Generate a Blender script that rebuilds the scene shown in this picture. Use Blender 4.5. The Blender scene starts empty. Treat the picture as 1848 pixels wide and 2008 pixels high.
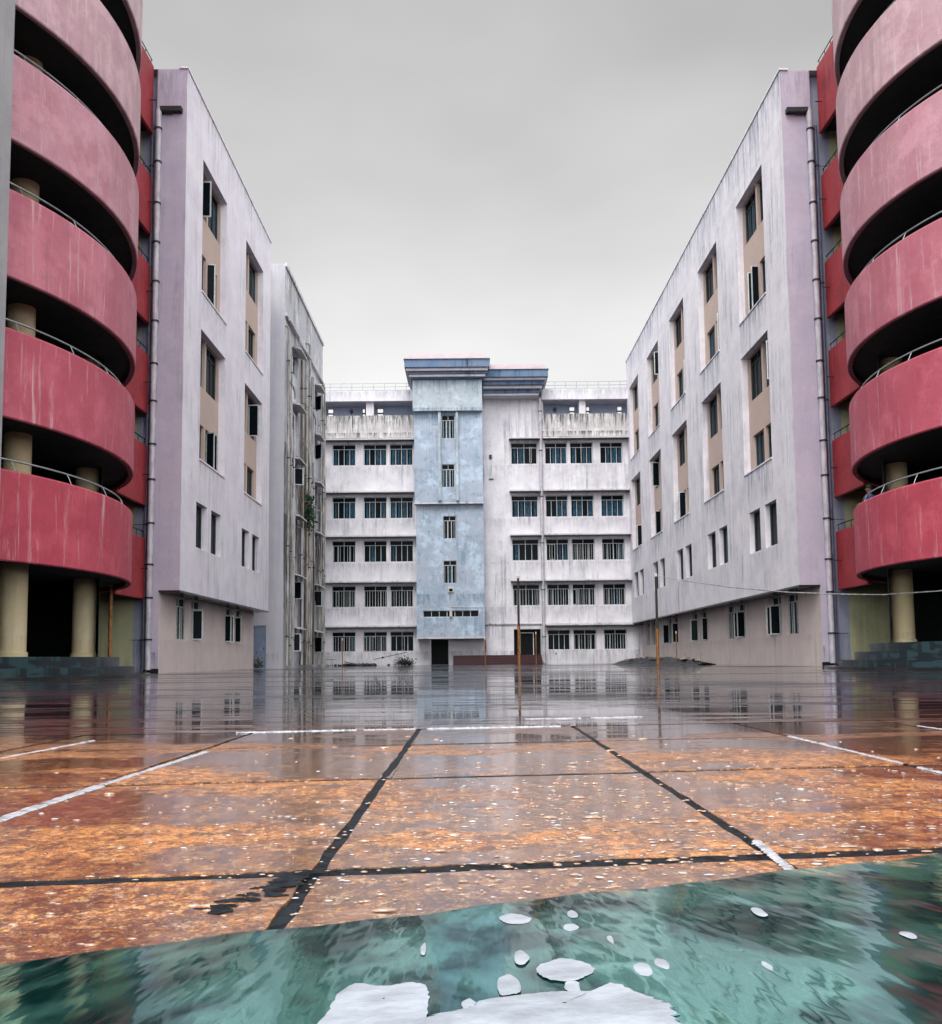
import bpy, math, random
from mathutils import Matrix, Vector
random.seed(7)
S = bpy.context.scene
C = S.collection
PI = math.pi
# ------------------------------------------------------------------ camera
CAMH = .38
cd = bpy.data.cameras.new('camera'); cam = bpy.data.objects.new('camera', cd); C.objects.link(cam)
p, rho, yaw = math.radians(4.5), math.radians(.57), math.atan(-4/1780)*-1
Fv = Vector((math.sin(yaw)*math.cos(p), math.cos(yaw)*math.cos(p), math.sin(p)))
R0 = Vector((math.cos(yaw), -math.sin(yaw), 0)); U0 = R0.cross(Fv)
Rv = math.cos(rho)*R0 - math.sin(rho)*U0; Uv = math.cos(rho)*U0 + math.sin(rho)*R0
cam.matrix_world = Matrix(((Rv.x, Uv.x, -Fv.x, 0), (Rv.y, Uv.y, -Fv.y, 0), (Rv.z, Uv.z, -Fv.z, CAMH), (0, 0, 0, 1)))
cd.sensor_fit = 'VERTICAL'; cd.sensor_height = 24; cd.lens = 24*1780/2008
cd.shift_y = 149/2008; cd.clip_end = 3000; cd.clip_start = .02
S.camera = cam
# ------------------------------------------------------------------ sky + sun
W = bpy.data.worlds.new('World'); S.world = W; W.use_nodes = True
nt = W.node_tree; nt.nodes.clear()
def WN(t, **k):
    n = nt.nodes.new(t)
    for a, b in k.items(): setattr(n, a, b)
    return n
SUN_EL, SUN_AZ = math.radians(52), math.radians(-165)     # behind the camera, a little left
out = WN('ShaderNodeOutputWorld'); bg = WN('ShaderNodeBackground')
sky = WN('ShaderNodeTexSky', sky_type='NISHITA', sun_disc=False, sun_elevation=SUN_EL, sun_rotation=SUN_AZ, air_density=1, dust_density=6, ozone_density=1)
hsv = WN('ShaderNodeHueSaturation'); hsv.inputs['Saturation'].default_value = .12
nt.links.new(sky.outputs[0], hsv.inputs['Color'])
tc = WN('ShaderNodeTexCoord'); sep = WN('ShaderNodeSeparateXYZ'); nt.links.new(tc.outputs['Generated'], sep.inputs[0])
def WM(op, a, b=None, c=None, clamp=False):
    n = WN('ShaderNodeMath', operation=op, use_clamp=clamp)
    for i, v in enumerate((a, b, c)):
        if v is None: continue
        if isinstance(v, (int, float)): n.inputs[i].default_value = v
        else: nt.links.new(v, n.inputs[i])
    return n.outputs[0]
# cloud deck: bright low in the north, dull grey higher up, brightest behind the camera where the sun is
fade = WN('ShaderNodeMapRange'); fade.inputs['From Min'].default_value = .16; fade.inputs['From Max'].default_value = .56
fade.inputs['To Min'].default_value = 8.2; fade.inputs['To Max'].default_value = 4.3
nt.links.new(sep.outputs['Z'], fade.inputs['Value'])
back = WN('ShaderNodeMapRange'); back.inputs['From Min'].default_value = -.25; back.inputs['From Max'].default_value = .9
back.inputs['To Min'].default_value = 0; back.inputs['To Max'].default_value = 17
nt.links.new(WM('ADD', WM('MULTIPLY', sep.outputs['Y'], -.9), WM('MULTIPLY', sep.outputs['Z'], .75)), back.inputs['Value'])
mp = WN('ShaderNodeMapping'); mp.inputs['Scale'].default_value = (1, 1, 2.2); nt.links.new(tc.outputs['Generated'], mp.inputs[0])
cn = WN('ShaderNodeTexNoise'); cn.inputs['Scale'].default_value = 2.3; cn.inputs['Detail'].default_value = 4; cn.inputs['Roughness'].default_value = .45
nt.links.new(mp.outputs[0], cn.inputs['Vector'])
cm = WN('ShaderNodeMapRange'); cm.inputs['From Min'].default_value = .3; cm.inputs['From Max'].default_value = .7
cm.inputs['To Min'].default_value = .85; cm.inputs['To Max'].default_value = 1.15; nt.links.new(cn.outputs[0], cm.inputs['Value'])
lum = WM('MULTIPLY', WM('ADD', fade.outputs[0], back.outputs[0]), cm.outputs[0])
cc = WN('ShaderNodeCombineColor'); nt.links.new(WM('MULTIPLY', lum, 1.0), cc.inputs[0]); nt.links.new(WM('MULTIPLY', lum, 1.0), cc.inputs[1]); nt.links.new(WM('MULTIPLY', lum, .995), cc.inputs[2])
mx = WN('ShaderNodeMix', data_type='RGBA'); mx.inputs[0].default_value = .95
nt.links.new(hsv.outputs[0], mx.inputs[6]); nt.links.new(cc.outputs[0], mx.inputs[7])
nt.links.new(mx.outputs[2], bg.inputs['Color']); bg.inputs['Strength'].default_value = .1
nt.links.new(bg.outputs[0], out.inputs[0])
sd = bpy.data.lights.new('sun', 'SUN'); sd.energy = 1.5; sd.angle = math.radians(25); sd.color = (1, .96, .9)
sun = bpy.data.objects.new('sun', sd); C.objects.link(sun)
d = Vector((-math.sin(-SUN_AZ)*math.cos(SUN_EL)*1, math.cos(SUN_AZ)*math.cos(SUN_EL), math.sin(SUN_EL)))
sun.rotation_euler = d.to_track_quat('Z', 'Y').to_euler()
S.view_settings.view_transform = 'Standard'; S.view_settings.look = 'None'; S.view_settings.exposure = .36; S.view_settings.gamma = 1
S.render.engine = 'CYCLES'; S.cycles.max_bounces = 8; S.cycles.caustics_reflective = False; S.cycles.caustics_refractive = False
# ------------------------------------------------------------------ materials
class Mat:
    def __init__(s, name):
        s.m = bpy.data.materials.new(name); s.m.use_nodes = True; s.nt = s.m.node_tree
        s.b = s.nt.nodes['Principled BSDF']; s.geo = s.nt.nodes.new('ShaderNodeNewGeometry')
        s.sep = s.nt.nodes.new('ShaderNodeSeparateXYZ'); s.nt.links.new(s.geo.outputs['Position'], s.sep.inputs[0])
    def set(s, **k):
        for a, v in k.items():
            i = s.b.inputs[a.replace('_', ' ')]
            if hasattr(v, 'is_linked'): s.nt.links.new(v, i)
            else: i.default_value = v if not (isinstance(v, tuple) and len(v) == 3 and i.type == 'RGBA') else (*v, 1)
        return s
    def noise(s, scale, detail=4, rough=.55, sc=(1, 1, 1), dist=0, off=(0, 0, 0)):
        mp = s.nt.nodes.new('ShaderNodeMapping'); mp.inputs['Scale'].default_value = sc; mp.inputs['Location'].default_value = off
        s.nt.links.new(s.geo.outputs['Position'], mp.inputs[0])
        n = s.nt.nodes.new('ShaderNodeTexNoise'); n.inputs['Scale'].default_value = scale; n.inputs['Detail'].default_value = detail
        n.inputs['Roughness'].default_value = rough; n.inputs['Distortion'].default_value = dist
        s.nt.links.new(mp.outputs[0], n.inputs['Vector']); return n.outputs[0]
    def voro(s, scale, sc=(1, 1, 1), feature='F1', out='Distance'):
        mp = s.nt.nodes.new('ShaderNodeMapping'); mp.inputs['Scale'].default_value = sc
        s.nt.links.new(s.geo.outputs['Position'], mp.inputs[0])
        n = s.nt.nodes.new('ShaderNodeTexVoronoi'); n.feature = feature; n.inputs['Scale'].default_value = scale
        s.nt.links.new(mp.outputs[0], n.inputs['Vector']); return n.outputs[out]
    def rng(s, v, a, b, c=0., d=1.):
        n = s.nt.nodes.new('ShaderNodeMapRange'); n.inputs[1].default_value = a; n.inputs[2].default_value = b
        n.inputs[3].default_value = c; n.inputs[4].default_value = d; s.nt.links.new(v, n.inputs[0]); return n.outputs[0]
    def math(s, op, a, b=0., clamp=False):
        n = s.nt.nodes.new('ShaderNodeMath'); n.operation = op; n.use_clamp = clamp
        for i, v in enumerate((a, b)):
            if isinstance(v, (int, float)): n.inputs[i].default_value = v
            else: s.nt.links.new(v, n.inputs[i])
        return n.outputs[0]
    def mix(s, f, a, b):
        n = s.nt.nodes.new('ShaderNodeMix'); n.data_type = 'RGBA'
        for i, v in ((0, f), (6, a), (7, b)):
            if isinstance(v, (int, float)): n.inputs[i].default_value = v
            elif isinstance(v, tuple): n.inputs[i].default_value = (*v, 1)
            else: s.nt.links.new(v, n.inputs[i])
        return n.outputs[2]
    def bump(s, h, strength=.3, dist=.02, target='Normal'):
        n = s.nt.nodes.new('ShaderNodeBump'); n.inputs['Strength'].default_value = strength; n.inputs['Distance'].default_value = dist
        s.nt.links.new(h, n.inputs['Height']); s.nt.links.new(n.outputs[0], s.b.inputs[target]); return n.outputs[0]
def plaster(name, col, stain=(.09, .11, .14), amt=.5, drips=(), blot=.25, alt=None, rough=.8, fine=1.0, patch=0., pale=0.):
    """painted render: blotches, vertical rain streaks, drip stains starting at the heights in drips [(z, length, strength)]"""
    m = Mat(name)
    alt = alt or tuple(c*.8 for c in col)
    c = m.mix(m.rng(m.noise(.9, 5, .6), .35, .68, 0, 1), col, alt)
    n2 = m.noise(5, 6, .65, off=(3, 9, 1))
    c = m.mix(m.rng(n2, .52, .78, 0, blot), c, tuple(min(1, x*1.22) for x in col))
    if patch:
        c = m.mix(m.math('MULTIPLY', m.rng(m.noise(.75, 6, .68, off=(8, 2, 5)), .50, .60), patch), c, tuple(min(.8, x*1.45+.06) for x in col))
        c = m.mix(m.math('MULTIPLY', m.rng(m.noise(2.3, 7, .72, off=(1, 2, 9)), .54, .62), patch*.7), c, tuple(x*.62 for x in col))
    if pale:
        ps = m.noise(1.0, 6, .72, sc=(5, 5, .35), dist=.4, off=(9, 9, 2))
        c = m.mix(m.math('MULTIPLY', m.rng(ps, .56, .70), pale), c, tuple(min(.75, x*.6+.34) for x in col))
    st = m.noise(1.0, 6, .7, sc=(3.4, 3.4, .17), dist=.3)
    w = m.math('MULTIPLY', m.math('MULTIPLY', m.rng(st, .50, .66, 0, 1), m.rng(m.noise(.33, 5, .65, off=(3, 3, 7)), .46, .60, .12, 1)), amt*1.15)
    for (z, ln, k, *per) in drips:
        g = m.math('MULTIPLY', m.rng(m.sep.outputs['Z'], z-ln, z, 0, 1), m.math('LESS_THAN', m.sep.outputs['Z'], z))
        dn = m.noise(1.0, 7, .75, sc=(5.5, 5.5, .5), dist=.8, off=(z, 0, z))
        if per:     # only below the window niches of each bay
            fr = m.math('MODULO', m.math('SUBTRACT', m.sep.outputs['Y'], per[0]), per[1])
            g = m.math('MULTIPLY', g, m.math('MULTIPLY', m.math('GREATER_THAN', fr, .02), m.rng(fr, 3.3, 3.75, 1, 0)))
        w = m.math('ADD', w, m.math('MULTIPLY', m.math('MULTIPLY', g, m.rng(dn, .45, .62, 0, 1)), k))
    c = m.mix(m.math('MINIMUM', w, .93), c, stain)
    hair = m.noise(.8, 9, .62, dist=2.2, off=(5, 1, 7))
    crack = m.math('MULTIPLY', m.math('LESS_THAN', m.math('ABSOLUTE', m.math('SUBTRACT', hair, .5)), .0016), .55*amt)
    c = m.mix(crack, c, stain)
    grain = m.noise(38, 3, .7)
    c = m.mix(m.rng(grain, .3, .75, 0, .22*fine), c, tuple(x*.6 for x in col))
    m.set(Base_Color=c, Roughness=m.rng(n2, .3, .7, rough-.12, rough+.1)); m.b.inputs['Specular IOR Level'].default_value = .3
    m.bump(m.math('ADD', grain, m.math('MULTIPLY', n2, 2)), .5, .012)
    return m.m
def simple(name, col, rough=.5, metal=0., var=.3, scale=6., sc=(1, 1, 1), spec=.5, bump=.2):
    m = Mat(name); n = m.noise(scale, 5, .6, sc=sc)
    m.set(Base_Color=m.mix(m.rng(n, .35, .7), col, tuple(c*(1-var) for c in col)), Roughness=rough, Metallic=metal)
    m.b.inputs['Specular IOR Level'].default_value = spec
    if bump: m.bump(n, bump, .01)
    return m.m
DR = [(22.75, 1.9, 1.0), (15.0, 1.6, 1.0, 28.7, 6.83), (8.22, 1.5, 1.0, 28.7, 6.83), (20.9, .5, .3), (4.7, 1.2, .35, 28.4, 6.83)]
M = {}
M['white'] = plaster('white_plaster', (.79, .765, .84), patch=.15, amt=.42, blot=.35, drips=[(22.7, 1.0, .45), (15.0, 1.2, .45, 27.85, 7.0), (8.22, 1.2, .45, 27.85, 7.0), (4.75, .9, .25, 27.5, 7.0)], alt=(.66, .63, .71))
M['whiteR'] = plaster('stained_white_plaster', (.79, .765, .83), stain=(.10, .15, .21), amt=.6, drips=DR, patch=.35, blot=.35, alt=(.64, .62, .69))
M['lilac'] = plaster('lilac_plaster', (.50, .44, .54), amt=.35, drips=[(22.7, 2.2, .45), (.75, .7, .8)], alt=(.43, .39, .50), patch=.12)
M['ground_wall'] = plaster('cream_plaster', (.66, .58, .55), stain=(.2, .15, .13), amt=.3, drips=[(3.1, .8, .5), (1.2, .5, .3)], alt=(.58, .50, .5))
M['beige'] = plaster('beige_plaster', (.52, .41, .36), amt=.1, alt=(.47, .37, .33), stain=(.3, .22, .2))
M['facade'] = plaster('facade_plaster', (.76, .74, .80), stain=(.2, .22, .26), amt=.65, patch=.35, alt=(.57, .55, .60), drips=[(14.95, 1.1, .5), (10.9, .9, .45), (7.6, .8, .55), (4.25, 1.0, .6), (1.0, 1.2, .7), (20.6, .5, .6), (21.2, 2.2, .5)])
M['parapet'] = plaster('mouldy_parapet_plaster', (.60, .57, .58), stain=(.03, .045, .055), amt=.8, patch=.6, drips=[(18.84, 1.3, 1.6), (17.5, .5, 1.3)])
M['blue'] = plaster('blue_plaster', (.31, .39, .49), stain=(.07, .17, .28), amt=.5, blot=.95, patch=.8, alt=(.42, .46, .55), drips=[(18.5, .9, .8), (11.9, .8, .5), (5.15, .9, 1.0), (3.4, .7, .3), (1.6, .7, .4)])
M['bluetop'] = plaster('blue_head_plaster', (.42, .48, .54), stain=(.10, .18, .25), amt=.8, blot=.7, patch=.6, drips=[(20.9, 1.4, .8), (18.8, .4, 1.0)])
M['terrace'] = plaster('terrace_plaster', (.42, .48, .62), amt=.4, stain=(.08, .2, .3))
M['ledge'] = plaster('ledge_plaster', (.66, .64, .66), stain=(.03, .04, .05), amt=.95, alt=(.5, .5, .52))
M['cornice_blue'] = plaster('cornice_blue_plaster', (.08, .15, .27), stain=(.01, .02, .04), amt=1.0, alt=(.15, .20, .29))
M['cornice_pale'] = plaster('cornice_pale_plaster', (.55, .52, .56), amt=.7, stain=(.2, .2, .25))
M['coping'] = plaster('pink_coping', (.40, .32, .35), amt=.15)
M['annex'] = plaster('old_plaster', (.52, .52, .56), stain=(.03, .022, .016), amt=1.0, patch=.6, alt=(.42, .44, .50), drips=[(22.5, 2.5, .55), (19.6, 1.2, .6), (12.5, 7.5, 2.2), (8.5, 7, 2.5)], blot=.5)
M['annex_front'] = plaster('old_grey_plaster', (.50, .49, .53), stain=(.25, .27, .3), amt=.25, drips=[(22.5, 3.5, .6), (.8, .8, 1)], alt=(.44, .44, .5))
M['link'] = plaster('yellow_green_plaster', (.46, .44, .27), stain=(.06, .09, .05), amt=.5, alt=(.36, .38, .24))
M['linkblue'] = plaster('grey_blue_plaster', (.36, .38, .50), stain=(.07, .09, .15), amt=.5, drips=[(1.2, 1.1, .9)])
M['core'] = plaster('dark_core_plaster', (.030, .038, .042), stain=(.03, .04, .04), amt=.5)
M['column'] = plaster('column_plaster', (.60, .50, .30), stain=(.3, .22, .08), amt=.35, alt=(.66, .58, .40), drips=[(1.1, .5, .3)])
M['pier'] = plaster('grey_pier_plaster', (.36, .36, .38), amt=.3)
def pinkmat(i, col, alt, blotamt):
    m = plaster('pink_paint_%d' % i if False else 'pink_paint', col, stain=tuple(c*.55 for c in col), amt=.45, blot=blotamt, alt=alt, rough=.62, fine=1.5, patch=.26+.03*i, pale=.85,
                drips=[])
    return m
# paint gets paler from band to band higher up
PK = [((.45, .065, .10), (.37, .05, .08)), ((.46, .095, .14), (.39, .07, .105)), ((.47, .16, .21), (.41, .11, .155)), ((.48, .25, .30), (.43, .18, .23)),
      ((.50, .33, .37), (.45, .26, .31)), ((.51, .37, .41), (.46, .30, .345)), ((.52, .39, .43), (.46, .32, .36))]
M['pink'] = [pinkmat(i, a, b, .3+.08*i) for i, (a, b) in enumerate(PK)]
M['red'] = plaster('red_paint', (.27, .032, .042), stain=(.10, .015, .02), amt=.75, alt=(.38, .05, .06), rough=.6)
M['glass'] = simple('dark_glass', (.006, .010, .014), .25, 0, .4, 3, spec=.05, bump=0)
M['glassblue'] = simple('blue_glass', (.03, .095, .16), .35, 0, .85, 4, sc=(2.5, 2.5, .8), spec=.08, bump=0)
M['frame'] = simple('window_frame_metal', (.56, .61, .63), .45, .1, .4, 9)
M['darkframe'] = simple('dark_frame_metal', (.05, .07, .08), .5, .2, .4, 9)
M['pipe'] = simple('pipe_pvc', (.55, .53, .60), .42, 0, .45, 3, sc=(2, 2, .8))
M['pipedark'] = simple('dark_pipe', (.16, .17, .28), .4, 0, .5, 3)
M['pipeold'] = simple('stained_pipe', (.50, .49, .46), .5, 0, .85, 1.6, sc=(3, 3, .6))
M['piperust'] = simple('brown_pipe', (.16, .12, .09), .6, 0, .6, 2)
M['bracket'] = simple('iron_bracket', (.03, .03, .035), .6, .4)
M['rail'] = simple('rail_steel', (.38, .43, .45), .35, .6)
M['rust'] = simple('rusty_orange_paint', (.36, .15, .035), .5, .1, .75, 12, sc=(1, 1, .5))
M['poledark'] = simple('dark_brown_steel', (.035, .025, .02), .45, .3, .4, 8)
M['cap'] = simple('pale_cap', (.6, .58, .52), .5)
M['cable'] = simple('cable_sheath', (.5, .5, .5), .4, 0, .85, 6)
M['steps'] = simple('dark_red_stone', (.05, .012, .018), .4, 0, .5, 4, spec=.25)
M['door'] = simple('dark_door', (.006, .007, .009), .6, spec=.1)
M['doorblue'] = simple('grey_blue_door', (.20, .25, .36), .5, 0, .3, 3)
m = Mat('teal_stone')
blk = m.math('MULTIPLY', m.rng(m.noise(1.6, 3, .8, sc=(1, 1, .02), off=(0, 3, 0)), .47, .50), m.rng(m.noise(1.3, 1, .5, sc=(1, 1, 4.2), off=(7, 3, 0)), .46, .50))
sn = m.nt.nodes.new('ShaderNodeSeparateXYZ'); m.nt.links.new(m.geo.outputs['Normal'], sn.inputs[0])
m.set(Base_Color=m.mix(m.math('MULTIPLY', blk, m.math('LESS_THAN', sn.outputs['Z'], .5)), (.010, .018, .024), (.022, .052, .058)), Roughness=.35); m.bump(m.noise(9), .2, .01); M['plinth'] = m.m
M['darkkerb'] = simple('wet_dark_kerb', (.02, .022, .024), .2)
M['mould'] = simple('wet_black_sheet', (.010, .012, .014), .3, 0, .5, 5, bump=.6)  # scrap sheeting; also paints the shade lines under the facade sunshades
M['wood'] = simple('weathered_wood', (.33, .27, .18), .6, 0, .5, 9, sc=(1, 4, 4))
M['leaf'] = simple('leaf_green', (.035, .10, .04), .5, 0, .6, 8)
M['leafdark'] = simple('dark_leaf', (.02, .035, .02), .6, 0, .5, 8)
M['skin'] = simple('skin', (.22, .11, .07), .5, bump=0)
M['hair'] = simple('black_hair', (.01, .01, .01), .5)
M['shirt'] = simple('blue_shirt', (.02, .10, .38), .7)
M['trousers'] = simple('dark_trousers', (.02, .02, .03), .7)
M['foam'] = simple('white_foam', (.43, .48, .55), .3, 0, .45, 16, bump=.4)  # diffuse white that stands in for sky mirrored in the green water
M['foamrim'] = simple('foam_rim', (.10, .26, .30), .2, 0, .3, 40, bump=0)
M['fleck'] = simple('splash_white', (.62, .64, .68), .2, 0, .5, 40, bump=0)
m = Mat('water_bead'); m.set(Base_Color=(.30, .17, .10), Roughness=.03); m.b.inputs['Specular IOR Level'].default_value = 1.0; m.b.inputs['Coat Weight'].default_value = 1; M['bead'] = m.m
# wet stone paving
m = Mat('wet_stone_paving')
mid = m.noise(11, 6, .74, sc=(.7, .7, 1)); fine = m.noise(80, 4, .75)
def stone(m, mid):
    c = m.mix(m.rng(m.noise(2.6, 6, .7), .42, .57), (.56, .20, .03), (.28, .09, .025))
    c = m.mix(m.rng(m.noise(24, 8, .82, sc=(.8, .7, 1)), .50, .56, 0, .9), c, (.15, .045, .018))
    c = m.mix(m.rng(m.noise(46, 8, .82, off=(1, 7, 0)), .53, .58, 0, .85), c, (.85, .42, .11))
    c = m.mix(m.rng(m.noise(60, 7, .85, off=(4, 2, 0)), .55, .59, 0, .95), c, (.030, .012, .010))
    return m.mix(m.rng(m.noise(120, 5, .85, off=(2, 2, 0)), .57, .63, 0, .95), c, (.80, .60, .46))
c = stone(m, mid)
pud = m.rng(m.noise(1.1, 7, .66, sc=(.6, 1, 1)), .44, .50)          # 1 where water stands
c = m.mix(m.math('MULTIPLY', pud, .45), c, (.05, .02, .012))
c = m.mix(m.rng(m.noise(17, 8, .82, sc=(.9, .7, 1), off=(6, 6, 0)), .51, .545, 0, .85), c, (.09, .032, .018))
c = m.mix(m.rng(m.noise(28, 8, .85, sc=(.9, .7, 1), off=(2, 6, 3)), .55, .58, 0, .55), c, (.74, .46, .24))
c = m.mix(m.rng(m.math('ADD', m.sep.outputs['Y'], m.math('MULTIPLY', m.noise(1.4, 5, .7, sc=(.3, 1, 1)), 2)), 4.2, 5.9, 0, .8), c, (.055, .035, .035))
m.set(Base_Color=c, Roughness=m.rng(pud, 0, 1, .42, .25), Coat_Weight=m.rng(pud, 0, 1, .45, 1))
m.b.inputs['Specular IOR Level'].default_value = .35
m.b.inputs['Coat IOR'].default_value = 2.2
m.set(Coat_Roughness=m.rng(pud, 0, 1, .06, .006))
m.bump(m.math('ADD', mid, fine), .5, .006)
nearw = m.rng(m.sep.outputs['Y'], 1.4, 4.5, 1.5, .3)
r1 = m.math('MULTIPLY', m.math('ADD', m.noise(12, 3, .6), m.math('MULTIPLY', m.noise(75, 5, .8), m.rng(pud, 0, 1, 1.3, .25))), nearw)
m.bump(r1, .24, .0032, 'Coat Normal'); M['paving'] = m.m
m = Mat('flooded_stone_paving')
shallow = m.rng(m.noise(.8, 6, .65, sc=(.35, 1, 1)), .50, .60)      # wet stone standing out of the water film
c = m.mix(m.rng(m.noise(30, 7, .8), .48, .56), (.13, .06, .035), (.04, .025, .022))
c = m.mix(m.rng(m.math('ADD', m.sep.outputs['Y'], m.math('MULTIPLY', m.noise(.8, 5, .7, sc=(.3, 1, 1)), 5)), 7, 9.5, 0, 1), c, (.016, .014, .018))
film = m.noise(1.0, 7, .7, sc=(.16, 1.5, 1))
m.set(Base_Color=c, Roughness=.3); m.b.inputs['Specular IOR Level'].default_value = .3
m.b.inputs['Coat IOR'].default_value = 2.2; m.b.inputs['Specular IOR Level'].default_value = .12
isl1 = m.rng(m.noise(1.5, 6, .68, sc=(.18, 1, 1), off=(3, 1, 0)), .555, .58); isl2 = m.rng(m.noise(.42, 6, .66, sc=(.2, 1, 1), off=(8, 5, 0)), .55, .57); isl3 = m.rng(m.noise(.13, 6, .66, sc=(.3, 1.1, 1), off=(1, 5, 0)), .54, .56)
Y = m.sep.outputs['Y']
isl = m.math('MAXIMUM', m.math('MULTIPLY', isl1, m.rng(Y, 9, 16, 1, 0)), m.math('MAXIMUM', m.math('MULTIPLY', isl2, m.rng(Y, 7, 12, 0, 1)), m.math('MULTIPLY', isl3, m.rng(Y, 16, 24, 0, 1))))
m.set(Coat_Roughness=m.rng(isl, 0, 1, .002, .08), Coat_Weight=m.rng(isl, 0, 1, 1, .28))
ridge = m.rng(m.noise(1.0, 5, .62, sc=(.30, 2.4, 1), off=(7, 3, 0)), .54, .58)
ridge2 = m.rng(m.noise(.30, 5, .62, sc=(.30, 2.4, 1), off=(2, 9, 0)), .535, .56)
h = m.math('ADD', m.math('MULTIPLY', film, m.rng(m.sep.outputs['Y'], 5, 16, .5, .7)), m.math('MULTIPLY', m.noise(14, 3, .6), m.rng(m.sep.outputs['Y'], 5, 12, .35, 0)))
h = m.math('ADD', h, m.math('MULTIPLY', m.noise(.13, 3, .65, sc=(.45, 2.4, 1), off=(4, 4, 0)), m.rng(m.sep.outputs['Y'], 8, 22, 0, 30)))
h = m.math('ADD', h, m.math('MULTIPLY', m.noise(.5, 3, .65, sc=(.35, 2.4, 1), off=(1, 4, 0)), m.rng(m.sep.outputs['Y'], 5, 11, 1.2, 5)))
h = m.math('ADD', h, m.math('ADD', m.math('MULTIPLY', ridge, 3.5), m.math('MULTIPLY', ridge2, 14)))
m.bump(h, .24, .0036, 'Coat Normal'); M['flood'] = m.m
m = Mat('wet_joint'); m.set(Base_Color=m.mix(m.rng(m.noise(30), .4, .6), (.004, .005, .007), (.014, .020, .026)), Roughness=.5); m.b.inputs['Specular IOR Level'].default_value = .08; m.bump(m.noise(60), .8, .01); M['joint'] = m.m
m = Mat('pale_joint'); m.set(Base_Color=m.mix(m.rng(m.noise(22, 5, .7), .5, .68), (.44, .45, .49), (.07, .08, .10)), Roughness=.22); m.bump(m.noise(60), .6, .01); M['palejoint'] = m.m
m = Mat('green_water')
n1 = m.noise(5, 3, .55, sc=(1.4, .7, 1), dist=.4); gr = m.noise(480, 2, .85)
c = m.mix(m.rng(n1, .43, .56), (.008, .15, .145), (.26, .80, .70))  # dark and light teal patches put broken reflections into the colour
c = m.mix(m.rng(gr, .35, .75, 0, .5), c, (.02, .14, .13))
m.set(Base_Color=c, Roughness=m.rng(gr, .3, .7, .03, .12), Metallic=.9); m.b.inputs['Specular IOR Level'].default_value = .2
hh = m.math('ADD', m.math('MULTIPLY', m.noise(10, 2, .45, sc=(2.4, .5, 1)), 1.0), m.math('MULTIPLY', m.noise(3.5, 1, .5, off=(2, 8, 0)), 1.2))
m.bump(hh, .19, .010); M['green'] = m.m
m = Mat('outer_ground'); m.set(Base_Color=m.mix(m.noise(.4), (.06, .055, .06), (.11, .10, .10)), Roughness=.25); M['outer'] = m.m
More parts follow.
